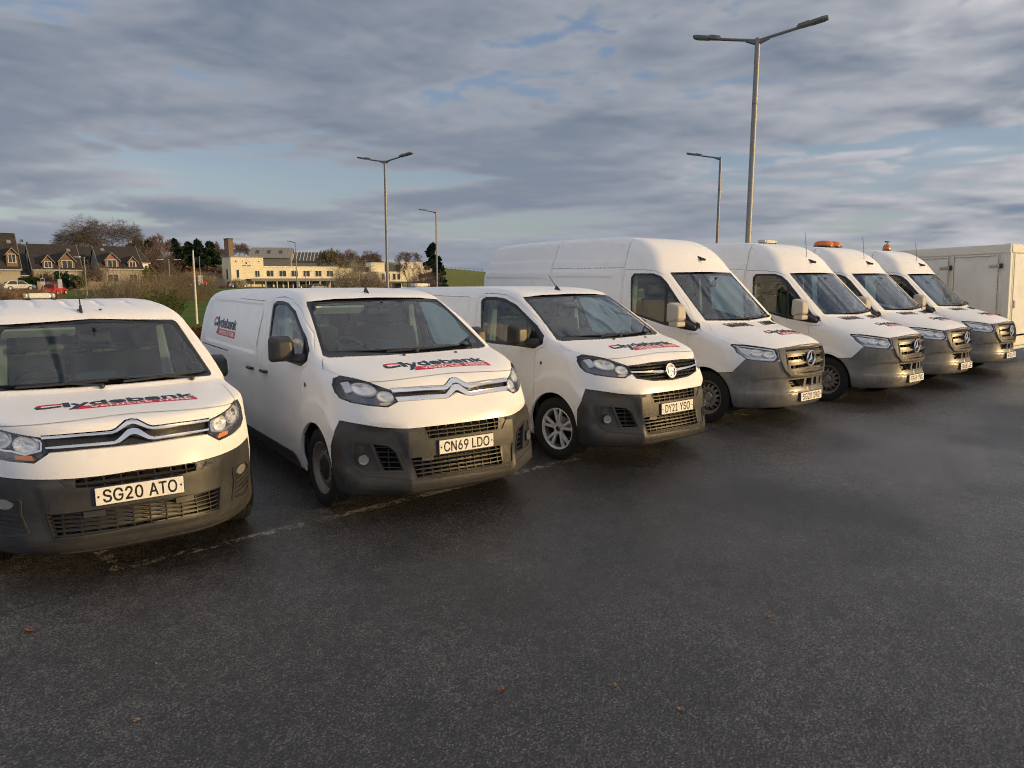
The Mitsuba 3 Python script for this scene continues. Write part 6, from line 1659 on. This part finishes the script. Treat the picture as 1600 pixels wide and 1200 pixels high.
for i, (px, top, w, Y, sd, lb) in enumerate(((250, 364, 46, 215, 3, 'bare tree standing left among the dark conifers'), (345, 376, 34, 235, 6, 'purple grey bare tree left of the chimney'), (268, 372, 44, 218, 5, 'fine twigged bare tree between the conifers'), (378, 378, 38, 250, 7, 'bare tree right of the chimney'))):
    bare_tree(px, Y, top, w, lb, sd, 'twig_purple', levels=5, fine=.032, kids=4)
for px, top, w, Y, sd, lb in ((232, 405, 60, 190, 12, 'purple brown bare thicket below the leftmost conifer'),):
    thicket(px-38, px+38, Y, top-22, 6, lb, sd, ['twig_purple', 'twig_red'], 420, fine=.035)
for i, (px, top, w, Y, m, lb) in enumerate(((216, 371, 50, 200, 'conifer_dark', 'broad dark conifer at the left end of the conifer row'), (236, 376, 34, 203, 'conifer_dark', 'dark conifer second from the left in the row'), (276, 372, 22, 205, 'conifer_dark', 'pointed conifer in the middle of the row'), (296, 378, 40, 200, 'conifer_green', 'leaning bushy conifer right of the pointed one'), (311, 373, 34, 200, 'conifer_dark', 'tall conifer behind the white pole'), (331, 377, 34, 203, 'conifer_green', 'conifer at the right end of the conifer row'))):
    conifer(px, Y, top, w*1.45, lb, 50+i, m, 7000, .62, .62, group='conifers behind the houses')
conifer(677, 98, 378, 54, 'dense dark conical cypress standing alone right of the cream building', 61, 'conifer_dark', 12000, .22, .62, name='cypress', bare=.02)
thicket(652, 672, 94, 416, 2, 'purple brown bare shrub in front of the dark cypress', 34, ['twig_purple', 'twig_red'], 220, fine=.014)
for px, top, w, Y, sd, mt, lb in ((512, 386, 46, 205, 21, 'twig_olive', 'fine olive bare tree behind the cream wing'), (549, 388, 52, 205, 22, 'twig_red', 'reddish bare tree behind the pale bush'), (578, 389, 42, 210, 23, 'twig_red', 'reddish bare tree left of the lamp post with two arms'), (530, 396, 40, 212, 26, 'twig_purple', 'low purple bare tree behind the canopy'), (636, 400, 48, 150, 24, 'twig_brown', 'young bare tree with open branches before the right hand block'), (640, 392, 44, 235, 25, 'twig_purple', 'bare treetop showing over the right hand block')):
    bare_tree(px, Y, top, w, lb, sd, mt, levels=5 if Y > 180 else 4, fine=.024, kids=4)
fp = Thing('field_fence', 'row of thin fence posts along the skyline of the field', 'fence', np.eye(4))
for i in range(9):
    q = on_ground(698+7*i, 300); fp.part('post', tube([(q[0], q[1], q[2]-.2), (q[0], q[1], q[2]+1.5)], .07, 6), 'bark_grey')
fp.part('wire', cat(*[tube([on_ground(696, 300)+[0, 0, z], on_ground(756, 300)+[0, 0, z]], .02, 4) for z in (.5, 1.0, 1.3)]), 'bark_grey')

# ------------------------------------------------------------------ the box trailer at the right
def tr_white(p, n, uv):
    a = fbm(p.x*1.5, p.y*1.5, p.z*1.1, 4); s = smoothstep(.55, .75, fbm(p.x*7, p.y*7, p.z*2.5, 3))
    return mix((.74, .735, .70), (.58, .58, .53), dr.clip(1.2*(a-.3)+.35*s, 0, 1))
pr('trailer_panel', proc(tr_white), .4)
pr('trailer_frame', (.68, .66, .58), .5)
pr('joint_green', (.14, .15, .10), .8)
pr('reflect_red', (.60, .01, .06), .3); pr('reflect_amber', (.75, .40, .03), .3); pr('wood_red', (.35, .06, .05), .8)
TM = np.array(T().translate([11.45, 16.95, .0]).rotate([0, 0, 1], math.degrees(ROW_YAW+.02)-90).rotate([0, 1, 0], -2.2).matrix, float)
bt = Thing('box_trailer', 'cream box trailer with hinged side doors and red rear lamps at the right edge', 'trailer', TM)
Lb, Wb, zb, zt = 5.6, 2.2, .62, 2.72
bt.part('body', rbox(Lb, Wb, zt-zb, .03, (-Lb/2, Wb/2, (zb+zt)/2), 2), 'trailer_panel', 30)
bt.part('top_rail', rbox(Lb+.04, .10, .20, .02, (-Lb/2, .0, zt-.09), 2), 'trailer_frame', 30); bt.part('bottom_rail', rbox(Lb+.04, .10, .16, .02, (-Lb/2, .0, zb+.07), 2), 'trailer_frame', 30)
for y in (.0, Wb): bt.part('corner_post', rbox(.16, .16, zt-zb+.03, .03, (-.05, y+(.04 if y == 0 else -.04), (zb+zt)/2+.01), 2), 'trailer_frame', 30)
bt.part('rear_rail', rbox(.10, Wb, .20, .02, (.0, Wb/2, zt-.09), 2), 'trailer_frame', 30)
for i in range(5):
    x1 = -.20-1.06*i; x0 = x1-.98
    nm = bt.part('side_door', rbox(x1-x0-.05, .03, zt-zb-.44, .006, ((x0+x1)/2, -.012, (zb+zt)/2-.02), 2), 'trailer_panel', 30)
    for (a0, a1, c0, c1) in ((x0, x0+.045, zb+.17, zt-.21), (x1-.045, x1, zb+.17, zt-.21), (x0+.045, x1-.045, zt-.25, zt-.21), (x0+.045, x1-.045, zb+.17, zb+.21)):
        bt.part(nm+'__frame', bx(a0, a1, -.05, -.0, c0, c1), 'trailer_frame')
        bt.part(nm+'__gasket', bx(min(a0, a1)+.03 if a1-a0 < .1 else a0, a0+.042 if a1-a0 < .1 else a1, -.054, -.049, c0, c1 if a1-a0 < .1 else c0+.01), 'joint_green')
    hz = (zt-.48, zb+.45)
    for z in hz:
        bt.part(nm+'__hinge', cat(rbox(.07, .05, .10, .01, (x1+.01, -.06, z), 2), rbox(.17, .035, .06, .015, (x1-.12, -.055, z), 2)), 'dull_metal', 30)
        bt.part(nm+'__hinge_block', rbox(.06, .06, .11, .01, (x1+.045, -.062, z), 2), 'black_plastic', 30)
bt.part('rear_door', rbox(.03, Wb-.30, zt-zb-.36, .008, (.012, Wb/2, (zb+zt)/2-.02), 2), 'trailer_panel', 30)
for y in (.20, Wb-.22): bt.part('rear_door__frame', bx(.026, .044, y, y+.04, zb+.15, zt-.2), 'trailer_frame')
bt.part('rear_door__handle', rbox(.06, .04, .18, .01, (.05, .24, 1.35), 2), 'dull_metal', 30)
bt.part('lamp_board', rbox(.06, Wb, .22, .01, (.0, Wb/2, zb-.14), 2), 'trailer_frame', 30)
for y, mt in ((.18, 'reflect_red'), (.30, 'reflect_red'), (.42, 'reflect_amber'), (Wb-.42, 'reflect_amber'), (Wb-.30, 'reflect_red'), (Wb-.18, 'reflect_red')): bt.part('rear_lamp', moved(trimesh.creation.cylinder(.055, .05, sections=20), (.04, y, zb-.12), ry=90), mt, 30)
bt.part('bumper_bar', rbox(.08, Wb, .08, .02, (-.1, Wb/2, zb-.32), 2), 'trailer_frame', 30)
bt.part('chassis', cat(rbox(Lb, .1, .14, .02, (-Lb/2, .5, zb-.1), 2), rbox(Lb, .1, .14, .02, (-Lb/2, Wb-.5, zb-.1), 2), rbox(.1, Wb-.3, .12, .02, (-2.4, Wb/2, zb-.16), 2), rbox(.1, Wb-.3, .12, .02, (-3.2, Wb/2, zb-.16), 2)), 'black_plastic', 30)
for x in (-2.4, -3.2):
    for y in (.16, Wb-.16):
        k = bt.part('wheel', moved(trimesh.creation.cylinder(.30, .19, sections=28), (x, y, .30-x*.038*0+.06), rx=90), 'rubber', 30); bt.part(k+'__rim', moved(trimesh.creation.cylinder(.19, .20, sections=24), (x, y, .36), rx=90), 'steel_rim', 30)
